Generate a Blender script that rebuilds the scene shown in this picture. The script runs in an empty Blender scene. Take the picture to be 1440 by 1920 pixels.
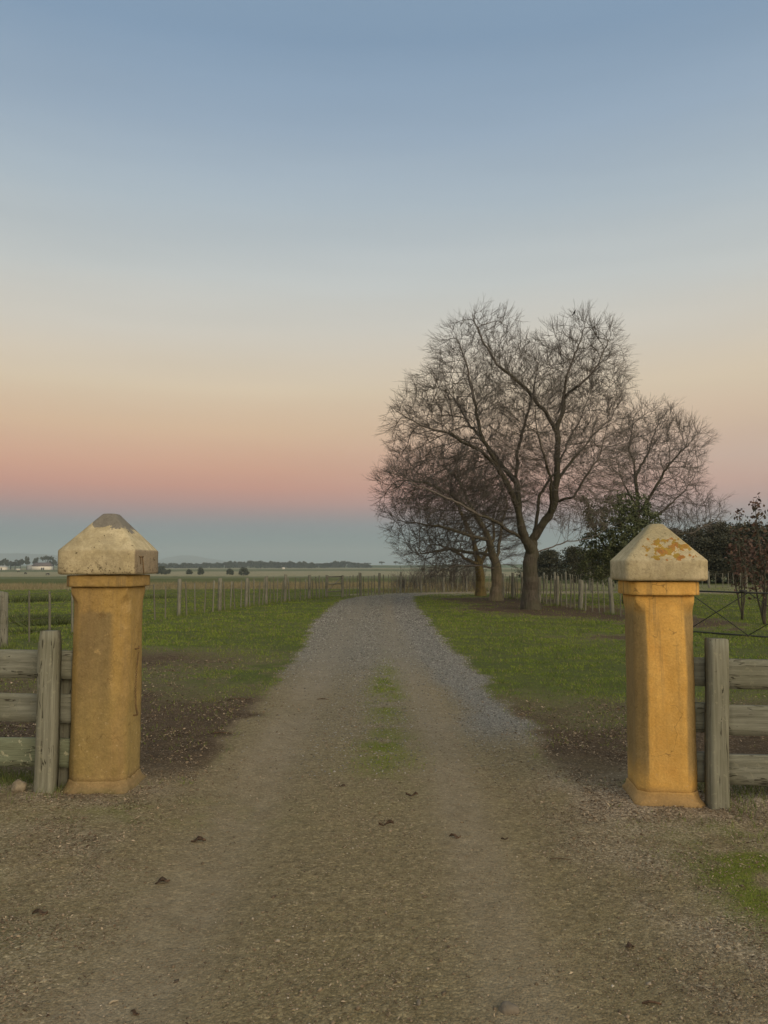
import bpy, bmesh, math, random
import numpy as np
from mathutils import Vector, Matrix, noise as mnoise
from mathutils.kdtree import KDTree
from math import radians, pi, sin, cos, atan, atan2, sqrt

random.seed(7); RNG = np.random.default_rng(7)
SC = bpy.context.scene; COL = SC.collection

# ------------------------------------------------------------------ camera
F = 1442.0; CAMH = 1.6; PITCH = atan(98 / F)
cd = bpy.data.cameras.new('camera'); cam = bpy.data.objects.new('camera', cd); COL.objects.link(cam)
cam.location = (0, 0, CAMH); cam.rotation_euler = (pi / 2 + PITCH, 0, 0)
cd.sensor_fit = 'VERTICAL'; cd.sensor_height = 24; cd.sensor_width = 18; cd.lens = 24 * F / 1920
cd.clip_start = 0.05; cd.clip_end = 30000
SC.camera = cam

# ------------------------------------------------------------------ world (twilight sky opposite the sunset)
def lin(r, g, b):
    f = lambda c: (c / 255) / 12.92 if c / 255 <= 0.04045 else ((c / 255 + 0.055) / 1.055) ** 2.4
    return (f(r), f(g), f(b))
W = bpy.data.worlds.new('World'); SC.world = W; W.use_nodes = True
nt = W.node_tree; nt.nodes.clear()
def N(nt, t, **k):
    n = nt.nodes.new(t)
    for a, v in k.items(): setattr(n, a, v)
    return n
def math_(nt, op, a, b=None, c=None, clamp=False):
    n = N(nt, 'ShaderNodeMath', operation=op); n.use_clamp = clamp
    for i, v in enumerate((a, b, c)):
        if v is None: continue
        if isinstance(v, (int, float)): n.inputs[i].default_value = v
        else: nt.links.new(v, n.inputs[i])
    return n.outputs[0]
tc = N(nt, 'ShaderNodeTexCoord'); nrm = N(nt, 'ShaderNodeVectorMath', operation='NORMALIZE')
nt.links.new(tc.outputs['Generated'], nrm.inputs[0])
sx = N(nt, 'ShaderNodeSeparateXYZ'); nt.links.new(nrm.outputs[0], sx.inputs[0])
el = math_(nt, 'ARCSINE', sx.outputs['Z'])
mp = N(nt, 'ShaderNodeMapping'); mp.inputs['Scale'].default_value = (1.5, 1.5, 14)
nt.links.new(nrm.outputs[0], mp.inputs[0])
nz = N(nt, 'ShaderNodeTexNoise'); nz.inputs['Scale'].default_value = 1.3; nz.inputs['Detail'].default_value = 3
nt.links.new(mp.outputs[0], nz.inputs['Vector'])
wob = math_(nt, 'MULTIPLY', math_(nt, 'SUBTRACT', nz.outputs[0], 0.5), 0.030)
el2 = math_(nt, 'ADD', el, math_(nt, 'MULTIPLY', wob, math_(nt, 'MULTIPLY', el, 2.5, clamp=True)))
fac = math_(nt, 'DIVIDE', el2, radians(60), clamp=True)
SKY = [(0.0, (108, 128, 130)), (1.95, (116, 135, 138)), (2.9, (135, 137, 142)), (3.8, (166, 138, 138)), (4.6, (190, 143, 134)),
       (5.6, (207, 150, 131)), (6.9, (215, 163, 137)), (8.3, (218, 175, 146)), (9.8, (221, 188, 156)), (12.7, (220, 201, 174)), (17.0, (209, 204, 193)),
       (20.2, (197, 201, 199)), (25.2, (174, 187, 196)), (30.0, (152, 171, 190)), (35.1, (131, 155, 180)), (40.0, (130, 154, 178)), (58.0, (182, 188, 188))]
cr = N(nt, 'ShaderNodeValToRGB'); cr.color_ramp.interpolation = 'B_SPLINE' if False else 'EASE'
e = cr.color_ramp.elements
while len(e) < len(SKY): e.new(0.5)
for i, (d, c) in enumerate(SKY):
    e[i].position = d / 60; e[i].color = (*lin(*c), 1)
cr.color_ramp.interpolation = 'LINEAR'
nt.links.new(fac, cr.inputs[0])
# the afterglow of the sunset, behind the camera
GL = Vector((0.42, -0.88, 0.22)).normalized()
dt = N(nt, 'ShaderNodeVectorMath', operation='DOT_PRODUCT'); dt.inputs[1].default_value = GL
nt.links.new(nrm.outputs[0], dt.inputs[0])
g = math_(nt, 'POWER', math_(nt, 'MAXIMUM', dt.outputs['Value'], 0.0), 3.0)
gc = N(nt, 'ShaderNodeVectorMath', operation='SCALE'); gc.inputs[0].default_value = (2.25, 1.70, 1.05)
nt.links.new(g, gc.inputs['Scale'])
mp2 = N(nt, 'ShaderNodeMapping'); mp2.inputs['Scale'].default_value = (2.2, 2.2, 17); mp2.inputs['Rotation'].default_value = (0.05, -0.09, 0)
nt.links.new(nrm.outputs[0], mp2.inputs[0])
nz2 = N(nt, 'ShaderNodeTexNoise'); nz2.inputs['Scale'].default_value = 1.1; nz2.inputs['Detail'].default_value = 5; nt.links.new(mp2.outputs[0], nz2.inputs['Vector'])
wisp = N(nt, 'ShaderNodeVectorMath', operation='SCALE'); nt.links.new(cr.outputs[0], wisp.inputs[0])
nt.links.new(math_(nt, 'ADD', 0.94, math_(nt, 'MULTIPLY', nz2.outputs[0], 0.12)), wisp.inputs['Scale'])
pale = N(nt, 'ShaderNodeMix', data_type='RGBA'); pale.inputs[7].default_value = (0.56, 0.50, 0.44, 1); nt.links.new(wisp.outputs[0], pale.inputs[6])
band = math_(nt, 'SUBTRACT', 1.0, math_(nt, 'ABSOLUTE', math_(nt, 'DIVIDE', math_(nt, 'SUBTRACT', el, 0.13), 0.11)), clamp=True)
nt.links.new(math_(nt, 'MULTIPLY', band, math_(nt, 'MULTIPLY', math_(nt, 'MULTIPLY', math_(nt, 'ADD', sx.outputs['X'], 0.15), 0.8, clamp=True), 1.1)), pale.inputs[0])
ad = N(nt, 'ShaderNodeVectorMath', operation='ADD'); nt.links.new(pale.outputs[2], ad.inputs[0]); nt.links.new(gc.outputs[0], ad.inputs[1])
bg = N(nt, 'ShaderNodeBackground'); nt.links.new(ad.outputs[0], bg.inputs[0]); bg.inputs[1].default_value = 1.0
wo = N(nt, 'ShaderNodeOutputWorld'); nt.links.new(bg.outputs[0], wo.inputs[0])

# ------------------------------------------------------------------ sun: last glow, very soft
sl = bpy.data.lights.new('sun', 'SUN'); so = bpy.data.objects.new('sun', sl); COL.objects.link(so)
sl.energy = 0.95; sl.angle = radians(28); sl.color = (1.0, 0.78, 0.55)
so.rotation_euler = Vector((0.60, -0.72, 0.34)).to_track_quat('Z', 'Y').to_euler()
SC.view_settings.view_transform = 'Standard'; SC.view_settings.look = 'None'
SC.view_settings.exposure = 0.0; SC.view_settings.gamma = 1.0
SC.cycles.max_bounces = 5; SC.cycles.diffuse_bounces = 3; SC.cycles.volume_bounces = 0

# ------------------------------------------------------------------ numpy noise
def _h(ix, iy, s):
    n = (ix.astype(np.int64) * 374761393 + iy.astype(np.int64) * 668265263 + s * 974634777) & 0xffffffff
    n = ((n ^ (n >> 13)) * 1274126177) & 0xffffffff
    return ((n ^ (n >> 16)) & 0xffff) / 65535.0
def vn(x, y, s=0):
    x0 = np.floor(x); y0 = np.floor(y); fx = x - x0; fy = y - y0
    fx = fx * fx * (3 - 2 * fx); fy = fy * fy * (3 - 2 * fy)
    a = _h(x0, y0, s); b = _h(x0 + 1, y0, s); c = _h(x0, y0 + 1, s); d = _h(x0 + 1, y0 + 1, s)
    return (a * (1 - fx) + b * fx) * (1 - fy) + (c * (1 - fx) + d * fx) * fy
def fbm(x, y, sc, s=0, o=4):
    r = 0; a = 0.5; t = 0
    for i in range(o):
        r = r + a * vn(x * sc + 17.3 * i, y * sc - 9.1 * i, s + i); t += a; a *= 0.5; sc *= 2.03
    return r / t
def ss(a, b, x):
    t = np.clip((x - a) / (b - a), 0, 1); return t * t * (3 - 2 * t)

# ------------------------------------------------------------------ terrain and its zones
ROAD = np.array([(-0.05, -30), (-0.02, 4), (0.0, 8), (-0.1, 14), (-0.3, 20), (-0.38, 28), (-0.3, 34), (0.1, 38.5), (1.7, 42.6), (5, 44.2), (12, 44.6), (20, 44), (40, 42)])
def road_dist(x, y):
    best = np.full(np.shape(x), 1e9); side = np.zeros(np.shape(x))
    for a, b in zip(ROAD[:-1], ROAD[1:]):
        d = b - a; L2 = d @ d
        t = np.clip(((x - a[0]) * d[0] + (y - a[1]) * d[1]) / L2, 0, 1)
        ex = x - a[0] - t * d[0]; ey = y - a[1] - t * d[1]
        q = np.hypot(ex, ey); m = q < best
        best = np.where(m, q, best); side = np.where(m, np.sign(ex * d[1] - ey * d[0]), side)
    return best * np.where(side == 0, 1, side)          # + = right of the road
def H(x, y):
    x = np.asarray(x, float); y = np.asarray(y, float)
    d = np.hypot(x, y)
    z = -5.4 * ss(40, 430, np.where(y > 0, d, 0))
    nearm = 1 - ss(30, 60, d)
    rd = np.abs(road_dist(x, y))
    off = ss(1.3, 2.6, rd)
    z = z + nearm * (off * (fbm(x, y, 0.6, 3) - 0.5) * 0.09 + (fbm(x, y, 2.5, 9, 3) - 0.5) * 0.025 * (0.35 + off))
    z = z - nearm * 0.030 * (np.exp(-((rd - 0.85) / 0.3) ** 2))
    bump = ss(60, 160, d) * 1.2 * (fbm(x, y, 0.006, 5) - 0.5)
    return z + bump * (y > 0)
def Hs(x, y): return float(H(np.array([x]), np.array([y]))[0])
def ray(px, py):
    u = (px - 720) / F; v = (960 - py) / F
    return Vector((u, cos(PITCH) - v * sin(PITCH), sin(PITCH) + v * cos(PITCH)))
def G(px, py):
    """point of the terrain seen at a photograph pixel"""
    r = ray(px, py); t = 1.0
    while t < 9000:
        x, y, z = r.x * t, r.y * t, CAMH + r.z * t
        if z <= Hs(x, y): break
        t *= 1.01
    lo, hi = t / 1.01, t
    for _ in range(20):
        m = (lo + hi) / 2
        if CAMH + r.z * m <= Hs(r.x * m, r.y * m): hi = m
        else: lo = m
    return Vector((r.x * hi, r.y * hi, Hs(r.x * hi, r.y * hi)))
def PY(px, py, Y):
    r = ray(px, py); t = Y / r.y
    return Vector((r.x * t, Y, CAMH + r.z * t))

def blob(x, y, cx, cy, rx, ry): return np.exp(-(((x - cx) / rx) ** 2 + ((y - cy) / ry) ** 2))
def zones(x, y):
    d = np.hypot(x, y)
    n1 = fbm(x, y, 0.9, 21); n2 = fbm(x, y, 3.5, 31); n3 = fbm(x, y, 0.25, 41); n4 = fbm(x, y, 9.0, 51, 3)
    rd = road_dist(x, y); ard = np.abs(rd)
    hw = 1.42 + 0.25 * (n1 - 0.5) + 0.30 * (n2 - 0.5) + 0.2 * ss(12, 25, y) - 0.42 * ss(33, 42, y)
    front = 1 - ss(5.4, 6.6, y + 0.9 * (n1 - 0.5))                   # apron in front of the pillars
    on = 1 - ss(-0.12, 0.14, ard - hw)
    road = np.maximum(on, front)
    # bare dark soil beside the drive just inside the gateway and under the trees
    soilL = ((x < 0) * (1 - ss(8.5, 11.6, y + 2.2 * (n1 - 0.5) + 1.2 * (n2 - 0.5) - 0.25 * (x + 1.5)))
             + 1.0 * blob(x, y, -4.4, 13.2, 2.4, 1.6) + .7 * blob(x, y, -5.5, 10.0, 2.4, 1.6) + .3 * (n2 > .5) * blob(x, y, -3.4, 11, 2.5, 3))
    soilR = (x > 0) * (1 - ss(7.6, 10.2, y + 2.0 * (n1 - 0.5) + 1.1 * (n2 - 0.5) - 0.30 * (x - 1.4) * 0.6))
    under = (blob(x, y, 5.8, 27, 3.4, 4.2) * 1.1 + blob(x, y, 5.2, 35, 3.6, 3.8) + blob(x, y, 8.2, 21.5, 1.9, 3.2) * 1.05
             + .8 * blob(x, y, 5.0, 17.0, 1.6, 1.0))
    soil = np.clip(soilL + soilR + ss(0.35, 0.75, under + 0.5 * (n1 - 0.5) + .5 * (n2 - .5)), 0, 1) * (1 - road)
    soil = np.clip(soil * ss(0.20, 0.42, soil * 0.62 + 0.38 * n2), 0, 1)
    # dry tan bands of the far paddocks
    dd = d * (1 + 0.10 * (n3 - 0.5)) + 0.06 * x
    w = 18 * (fbm(x, y, 0.02, 61) - 0.5)
    tan = (ss(49, 53, dd) * (1 - ss(62, 72, dd)) * (0.75 + .5 * (n1 - .5))
           + ss(120, 150, dd + w) * (1 - ss(215, 250, dd + w)) * 0.45
           + ss(430, 470, dd + 2 * w) * (1 - ss(760, 800, dd + 2 * w))
           + 0.8 * ss(1050, 1100, dd) * (1 - ss(1400, 1500, dd)) * ss(-500, -200, -x))
    tan = np.clip(tan * (0.7 + 0.6 * fbm(x, y, 0.05, 71)), 0, 1)
    tan = np.maximum(tan, 0.75 * (1 - ss(0.3, 1.2, np.abs(ard - 2.0) - .2)) * ss(38, 41, y) * (d < 60))
    grass = np.clip(1 - road - soil, 0, 1)
    # surfaces on the drive
    cen = np.exp(-((x - 0.02 - 0.1 * (n1 - .5)) / 0.24) ** 2)
    moss = cen * (blob(x, y, 0.03, 9.9, 0.28, 2.0) * 1.2 + blob(x, y, -0.05, 6.7, 0.7, 0.8) * .8) + 1.8 * blob(x, y, 2.0, 3.95, 0.36, 0.50) \
        + 0.55 * blob(x, y, 2.4, 3.3, 0.55, 0.3) + 0.4 * blob(x, y, -2.3, 3.6, 0.7, 0.9) + 0.5 * blob(x, y, -1.6, 5.1, 0.8, 0.25) + .25 * blob(x, y, 2.1, 4.75, .8, .25) \
        + 0
    moss = np.clip(moss * .85 * ss(0.28, 0.62, n2 * .75 + n4 * .25) * 1.35, 0, 1) * road
    grey = ss(0.6, 1.15, rd + 0.35 * (n1 - 0.5)) * ss(6.6, 8.2, y) + 0.75 * ss(9.0, 14.5, y + 1.2 * (n1 - .5)) + 0.30 * blob(x, y, 0.0, 9.5, 1.0, 3)
    ruts = np.exp(-((x + 0.95) / 0.33) ** 2) + np.exp(-((x - 0.52 + 0.37 * ss(8, 14, y)) / 0.25) ** 2)
    ruts = np.clip(ruts * 1.15, 0, 1) * road * (0.75 + 0.5 * (n1 - 0.5))
    bend = ss(1.2, 2.6, x) * (y > 38); ruts = np.maximum(ruts, bend * road)
    grey = np.clip(grey, 0, 1) * (1 - bend) * road * (1 - 0.35 * ruts)
    litter = road * front * (ss(0.9, 1.6, np.abs(x + 0.08) + 0.7 * (n1 - 0.5)) * np.where(x < 0, .6, 1.0) * ss(1.0, 3.6, y + 1.2 * (x > 0)) )
    litter = litter * (1 - blob(x, y, 2.0, 3.95, 0.36, 0.50)) + .7 * front * (blob(x, y, -2.03, 5.35, .4, .18) + blob(x, y, 1.93, 5.1, .4, .18))
    litter = np.clip(litter * ss(.2, .55, n2) + 0.5 * soil * ss(0.4, 0.6, n2), 0, 1)
    return dict(grass=grass, soil=soil, road=road, tan=tan, moss=moss, grey=grey, ruts=ruts, litter=litter, d=d)

# ------------------------------------------------------------------ object helpers
def tag(o, label=None, cat=None, group=None, kind=None):
    if label: o['label'] = label
    if cat: o['category'] = cat
    if group: o['group'] = group
    if kind: o['kind'] = kind
    return o
def empty(name, loc, label, cat, group=None, rz=0.0):
    o = bpy.data.objects.new(name, None); COL.objects.link(o); o.location = loc; o.rotation_euler = (0, 0, rz)
    o.empty_display_size = 0.1
    return tag(o, label, cat, group)
def mk(name, V, faces, mat, parent=None, smooth=False, attrs=None):
    """mesh object from numpy arrays; faces = list of (n,k) index arrays"""
    me = bpy.data.meshes.new(name)
    V = np.asarray(V, np.float32); me.vertices.add(len(V)); me.vertices.foreach_set('co', V.ravel())
    idx = np.concatenate([np.asarray(f).ravel() for f in faces]).astype(np.int32)
    tot = np.concatenate([np.full(len(f), np.asarray(f).shape[1]) for f in faces]).astype(np.int32)
    st = np.concatenate([[0], np.cumsum(tot)[:-1]]).astype(np.int32)
    me.loops.add(len(idx)); me.loops.foreach_set('vertex_index', idx)
    me.polygons.add(len(tot)); me.polygons.foreach_set('loop_start', st); me.polygons.foreach_set('loop_total', tot)
    if smooth: me.polygons.foreach_set('use_smooth', np.ones(len(tot), bool))
    me.update(calc_edges=True); me.validate()
    if attrs:
        for k, v in attrs.items():
            if v.ndim == 1:
                a = me.attributes.new(k, 'FLOAT', 'POINT'); a.data.foreach_set('value', v.astype(np.float32))
            else:
                a = me.attributes.new(k, 'FLOAT_VECTOR', 'POINT'); a.data.foreach_set('vector', v.astype(np.float32).ravel())
    me.materials.append(mat)
    o = bpy.data.objects.new(name, me); COL.objects.link(o)
    if parent: o.parent = parent
    return o
class MB:
    def __init__(s): s.v = []; s.f = {}; s.n = 0
    def add(s, V, Fc):
        V = np.asarray(V, float); s.v.append(V)
        for f in Fc: s.f.setdefault(len(f), []).append([i + s.n for i in f])
        s.n += len(V)
    def box(s, c, size, rot=None, taper=1.0):
        hx, hy, hz = (k / 2 for k in size)
        P = [Vector((sx * hx * (taper if sz > 0 else 1), sy * hy * (taper if sz > 0 else 1), sz * hz)) for sz in (-1, 1) for sx, sy in ((-1, -1), (1, -1), (1, 1), (-1, 1))]
        if rot: P = [rot @ p for p in P]
        s.add([p + Vector(c) for p in P], [(3, 2, 1, 0), (4, 5, 6, 7), (0, 1, 5, 4), (1, 2, 6, 5), (2, 3, 7, 6), (3, 0, 4, 7)])
    def tube(s, pts, r, n=6):
        pts = [Vector(p) for p in pts]; rs = r if hasattr(r, '__len__') else [r] * len(pts); V = []; Fc = []
        for i, p in enumerate(pts):
            d = (pts[min(i + 1, len(pts) - 1)] - pts[max(i - 1, 0)]).normalized()
            u = d.orthogonal().normalized() if i == 0 else (u - d * u.dot(d)).normalized(); w = d.cross(u)
            for k in range(n):
                a = 2 * pi * k / n; V.append(p + (u * cos(a) + w * sin(a)) * rs[i])
        for i in range(len(pts) - 1):
            for k in range(n):
                a = i * n + k; b = i * n + (k + 1) % n; Fc.append((a, b, b + n, a + n))
        Fc.append(tuple(range(n - 1, -1, -1))); Fc.append(tuple(range((len(pts) - 1) * n, len(pts) * n)))
        s.add(V, Fc)
    def build(s, name, mat, parent=None, smooth=False):
        return mk(name, np.concatenate(s.v), [np.array(f) for f in s.f.values()], mat, parent, smooth)

# ------------------------------------------------------------------ materials
def mat(name):
    m = bpy.data.materials.new(name); m.use_nodes = True; t = m.node_tree
    b = t.nodes['Principled BSDF']; b.inputs['Roughness'].default_value = 0.95
    b.inputs['Specular IOR Level'].default_value = 0.15
    return m, t, b
def noise_(t, scale, detail=4, vec=None, rough=0.6, stretch=None, coord='Object'):
    n = N(t, 'ShaderNodeTexNoise'); n.inputs['Scale'].default_value = scale; n.inputs['Detail'].default_value = detail
    n.inputs['Roughness'].default_value = rough
    if vec is None:
        c = N(t, 'ShaderNodeTexCoord'); vec = c.outputs[coord]
    if stretch:
        m = N(t, 'ShaderNodeMapping'); m.inputs['Scale'].default_value = stretch; t.links.new(vec, m.inputs[0]); vec = m.outputs[0]
    t.links.new(vec, n.inputs['Vector']); return n.outputs[0]
def ramp(t, f, stops, interp='LINEAR'):
    r = N(t, 'ShaderNodeValToRGB'); e = r.color_ramp.elements; r.color_ramp.interpolation = interp
    while len(e) < len(stops): e.new(0.5)
    for i, (p, c) in enumerate(stops):
        e[i].position = p; e[i].color = (*(c if hasattr(c, '__len__') else (c, c, c)), 1)
    t.links.new(f, r.inputs[0]); return r.outputs[0]
def mix(t, f, a, b, mode='MIX'):
    m = N(t, 'ShaderNodeMix', data_type='RGBA', blend_type=mode)
    for i, v in ((0, f), (6, a), (7, b)):
        if isinstance(v, (int, float)): m.inputs[i].default_value = v
        elif isinstance(v, tuple): m.inputs[i].default_value = (*v, 1)
        else: t.links.new(v, m.inputs[i])
    return m.outputs[2]
def bump(t, b, hgt, dist, strength=1.0):
    n = N(t, 'ShaderNodeBump'); n.inputs['Distance'].default_value = dist; n.inputs['Strength'].default_value = strength
    t.links.new(hgt, n.inputs['Height']); t.links.new(n.outputs[0], b.inputs['Normal'])
def stp(t, x, a, c, va=0.0, vb=1.0):
    n = N(t, 'ShaderNodeMapRange'); n.clamp = True
    for i, v in zip((1, 2, 3, 4), (a, c, va, vb)): n.inputs[i].default_value = v
    t.links.new(x, n.inputs[0]); return n.outputs[0]
def attr(t, name, out='Fac'):
    a = N(t, 'ShaderNodeAttribute'); a.attribute_name = name; return a.outputs[out]
def sepxyz(t, v):
    s = N(t, 'ShaderNodeSeparateXYZ'); t.links.new(v, s.inputs[0]); return s.outputs
def voro(t, scale, out='Color', vec=None):
    n = N(t, 'ShaderNodeTexVoronoi'); n.inputs['Scale'].default_value = scale
    if vec is None: vec = N(t, 'ShaderNodeTexCoord').outputs['Object']
    t.links.new(vec, n.inputs['Vector']); return n.outputs[out]

C_TRACK = (0.305, 0.262, 0.188); C_CENTRE = (0.25, 0.21, 0.108); C_GREY = (0.212, 0.212, 0.192); C_SOIL = (0.098, 0.069, 0.040)
C_GRASSG = (0.085, 0.12, 0.022); C_TAN = (0.30, 0.27, 0.165); C_MOSS = (0.17, 0.20, 0.03); C_LITTER = (0.20, 0.155, 0.105)

def ground_material():
    m, t, b = mat('ground')
    A = {k: attr(t, k) for k in ('grass', 'soil', 'tan', 'moss', 'grey', 'ruts', 'litter')}
    v = N(t, 'ShaderNodeTexCoord').outputs['Object']
    stone = voro(t, 85, 'Color', v); st2 = voro(t, 210, 'Color', v)
    sv = sepxyz(t, stone)[0]; sv2 = sepxyz(t, st2)[1]
    big = noise_(t, 1.1, 6, v); mid = noise_(t, 7, 5, v); fine = noise_(t, 60, 4, v)
    base = mix(t, A['ruts'], C_CENTRE, C_TRACK)
    base = mix(t, ramp(t, mid, [(0.35, 0.0), (0.7, 0.55)]), base, (0.17, 0.135, 0.085))
    n15 = noise_(t, 22, 6, v, 0.75); n40 = noise_(t, 55, 5, v, 0.75); n4 = noise_(t, 3.2, 6, v, 0.7)
    rough_ = mix(t, ramp(t, n15, [(0.36, 0), (0.62, 1)]), (0.13, 0.104, 0.056), (0.31, 0.26, 0.155))
    ra = math_(t, 'MULTIPLY', math_(t, 'SUBTRACT', 0.9, math_(t, 'MULTIPLY', A['ruts'], 0.80)), ramp(t, n4, [(0.35, 0.35), (0.62, 1)]))
    base = mix(t, ra, base, rough_)
    lit = mix(t, ramp(t, n40, [(0.36, 0), (0.5, .35), (0.64, 1)]), (0.12, 0.09, 0.062), (0.74, 0.63, 0.48))
    lit = mix(t, ramp(t, n4, [(0.42, 0), (0.6, 0.45)]), lit, (0.11, 0.085, 0.055))
    base = mix(t, math_(t, 'MULTIPLY', A['litter'], 0.85), base, lit)
    base = mix(t, A['grey'], base, C_GREY)
    # speckle of fine stones, less in the wheel tracks
    spk = mix(t, 0.45, ramp(t, sv, [(0, 0.40), (0.5, 0.92), (0.9, 1.3), (1, 2.3)]), ramp(t, sv2, [(0, 0.55), (1, 1.35)]))
    amt = math_(t, 'SUBTRACT', 0.85, math_(t, 'MULTIPLY', A['ruts'], 0.45))
    base = mix(t, amt, base, mix(t, 1.0, base, spk, 'MULTIPLY'))
    base = mix(t, ramp(t, big, [(0.3, 0.0), (0.75, 0.35)]), base, mix(t, 1.0, base, (0.72, 0.74, 0.72), 'MULTIPLY'))
    ms = mix(t, ramp(t, fine, [(0.3, 0), (0.7, 1)]), (0.11, 0.125, 0.028), C_MOSS)
    base = mix(t, A['moss'], base, ms)
    soil = mix(t, ramp(t, mid, [(0.3, 0), (0.7, 1)]), (0.058, 0.042, 0.026), C_SOIL)
    soil = mix(t, ramp(t, sv, [(0.8, 0), (0.95, 0.6)]), soil, (0.24, 0.19, 0.13))
    base = mix(t, A['soil'], base, soil)
    gr = mix(t, ramp(t, mid, [(0.3, 0), (0.7, 1)]), C_GRASSG, (0.062, 0.066, 0.026))
    far = noise_(t, 0.02, 6, v, 0.7, (1, 2.2, 1)); far2 = noise_(t, 0.35, 5, v)
    gr = mix(t, ramp(t, far, [(0.42, 0), (0.62, 0.6)]), gr, (0.135, 0.135, 0.055))
    gr = mix(t, ramp(t, far2, [(0.4, 0), (0.7, 0.5)]), gr, (0.065, 0.085, 0.028))
    base = mix(t, A['grass'], base, gr)
    tn = mix(t, ramp(t, far2, [(0.35, 0), (0.65, 1)]), C_TAN, (0.17, 0.165, 0.085))
    base = mix(t, A['tan'], base, tn)
    t.links.new(base, b.inputs['Base Color'])
    hgt = math_(t, 'ADD', math_(t, 'MULTIPLY', n15, 1.2), math_(t, 'ADD', math_(t, 'MULTIPLY', voro(t, 85, 'Distance', v), -0.5), math_(t, 'ADD', math_(t, 'MULTIPLY', fine, 0.5), math_(t, 'MULTIPLY', mid, 2.0))))
    bump(t, b, hgt, 0.014, 1.0)
    return m
M_GROUND = ground_material()

def build_ground():
    th_d = np.radians(np.linspace(-46, 46, 760))
    th_s = np.radians(np.concatenate([np.linspace(50, 310, 54)]))
    th = np.concatenate([th_d, th_s]); n = len(th)                      # angle from +Y, clockwise
    r = np.concatenate([[0.0], np.geomspace(0.7, 60, 620), np.geomspace(62, 9000, 170)])
    R, T = np.meshgrid(r[1:], th, indexing='ij')
    x = np.concatenate([[0], (R * np.sin(T)).ravel()]); y = np.concatenate([[0], (R * np.cos(T)).ravel()])
    z = H(x, y)
    Z = zones(x, y)
    nr = len(r) - 1
    i = np.arange(nr - 1)[:, None] * n; j = np.arange(n)[None, :]; j2 = (j + 1) % n
    q = np.stack([1 + i + j, 1 + i + j2, 1 + i + n + j2, 1 + i + n + j], -1).reshape(-1, 4)[:, ::-1]
    jj = np.arange(n); t3 = np.stack([np.zeros(n, int), 1 + (jj + 1) % n, 1 + jj], -1)[:, ::-1]
    t3 = t3[:, ::-1]
    o = mk('ground', np.stack([x, y, z], 1), [q, t3], M_GROUND, smooth=True,
           attrs={k: Z[k] for k in ('grass', 'soil', 'tan', 'moss', 'grey', 'ruts', 'litter')})
    # faces up
    if o.data.polygons[5000].normal.z < 0: o.data.flip_normals()
    tag(o, 'gravel and dirt driveway between grass verges and winter paddocks', 'ground', kind='structure')
build_ground()

# far hills
def hills(name, label, dist, pts, col):
    m, t, b = mat(name)
    t.links.new(mix(t, ramp(t, noise_(t, 0.004, 5), [(0.4, 0), (0.6, 1)]), col, tuple(c * 0.6 for c in col)), b.inputs['Base Color'])
    pts = np.array(pts, float); px = np.arange(pts[0, 0], pts[-1, 0], 6.0)
    top = np.interp(px, pts[:, 0], pts[:, 1]) + 1.2 * (fbm(px, px * 0, 0.03, 8) - 0.5)
    V = []; K = 7
    for k in range(K):
        s = k / (K - 1); dd = dist * (1 + 0.12 * (s - 0.5)); pr = sin(pi * s) ** 0.8 if 0 < s < 1 else 0
        for a, tp in zip(px, top):
            x = (a - 720) / F * dd; hh = (1058 - tp) / F * dd + 7
            V.append((x, dd, -6.5 + hh * pr * (1 + 0.12 * (mnoise.noise(Vector((x * .003, dd * .003, 0)))))))
    n = len(px); Fc = [(k * n + i, k * n + i + 1, (k + 1) * n + i + 1, (k + 1) * n + i) for k in range(K - 1) for i in range(n - 1)]
    o = mk(name, V, [np.array(Fc)], m, smooth=True); tag(o, label, 'hills', kind='structure')
hills('hills', 'long low blue hill on the left horizon', 6500, [(-500, 1050), (-200, 1040), (-60, 1036), (30, 1037), (90, 1040), (140, 1046), (230, 1051), (330, 1053), (460, 1054), (600, 1057), (680, 1059)], (0.10, 0.13, 0.12))
hills('hill', 'faint blue hill with a rounded summit on the horizon', 7900, [(215, 1057), (290, 1052), (315, 1045), (340, 1041), (365, 1042), (390, 1047), (430, 1052), (520, 1057)], (0.10, 0.13, 0.12))
hills('rise', 'low green rise at the end of the plain', 1700, [(560, 1066), (620, 1062), (690, 1059), (760, 1059.5), (850, 1058), (1000, 1057), (1250, 1054), (1600, 1056)], (0.10, 0.14, 0.06))

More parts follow.
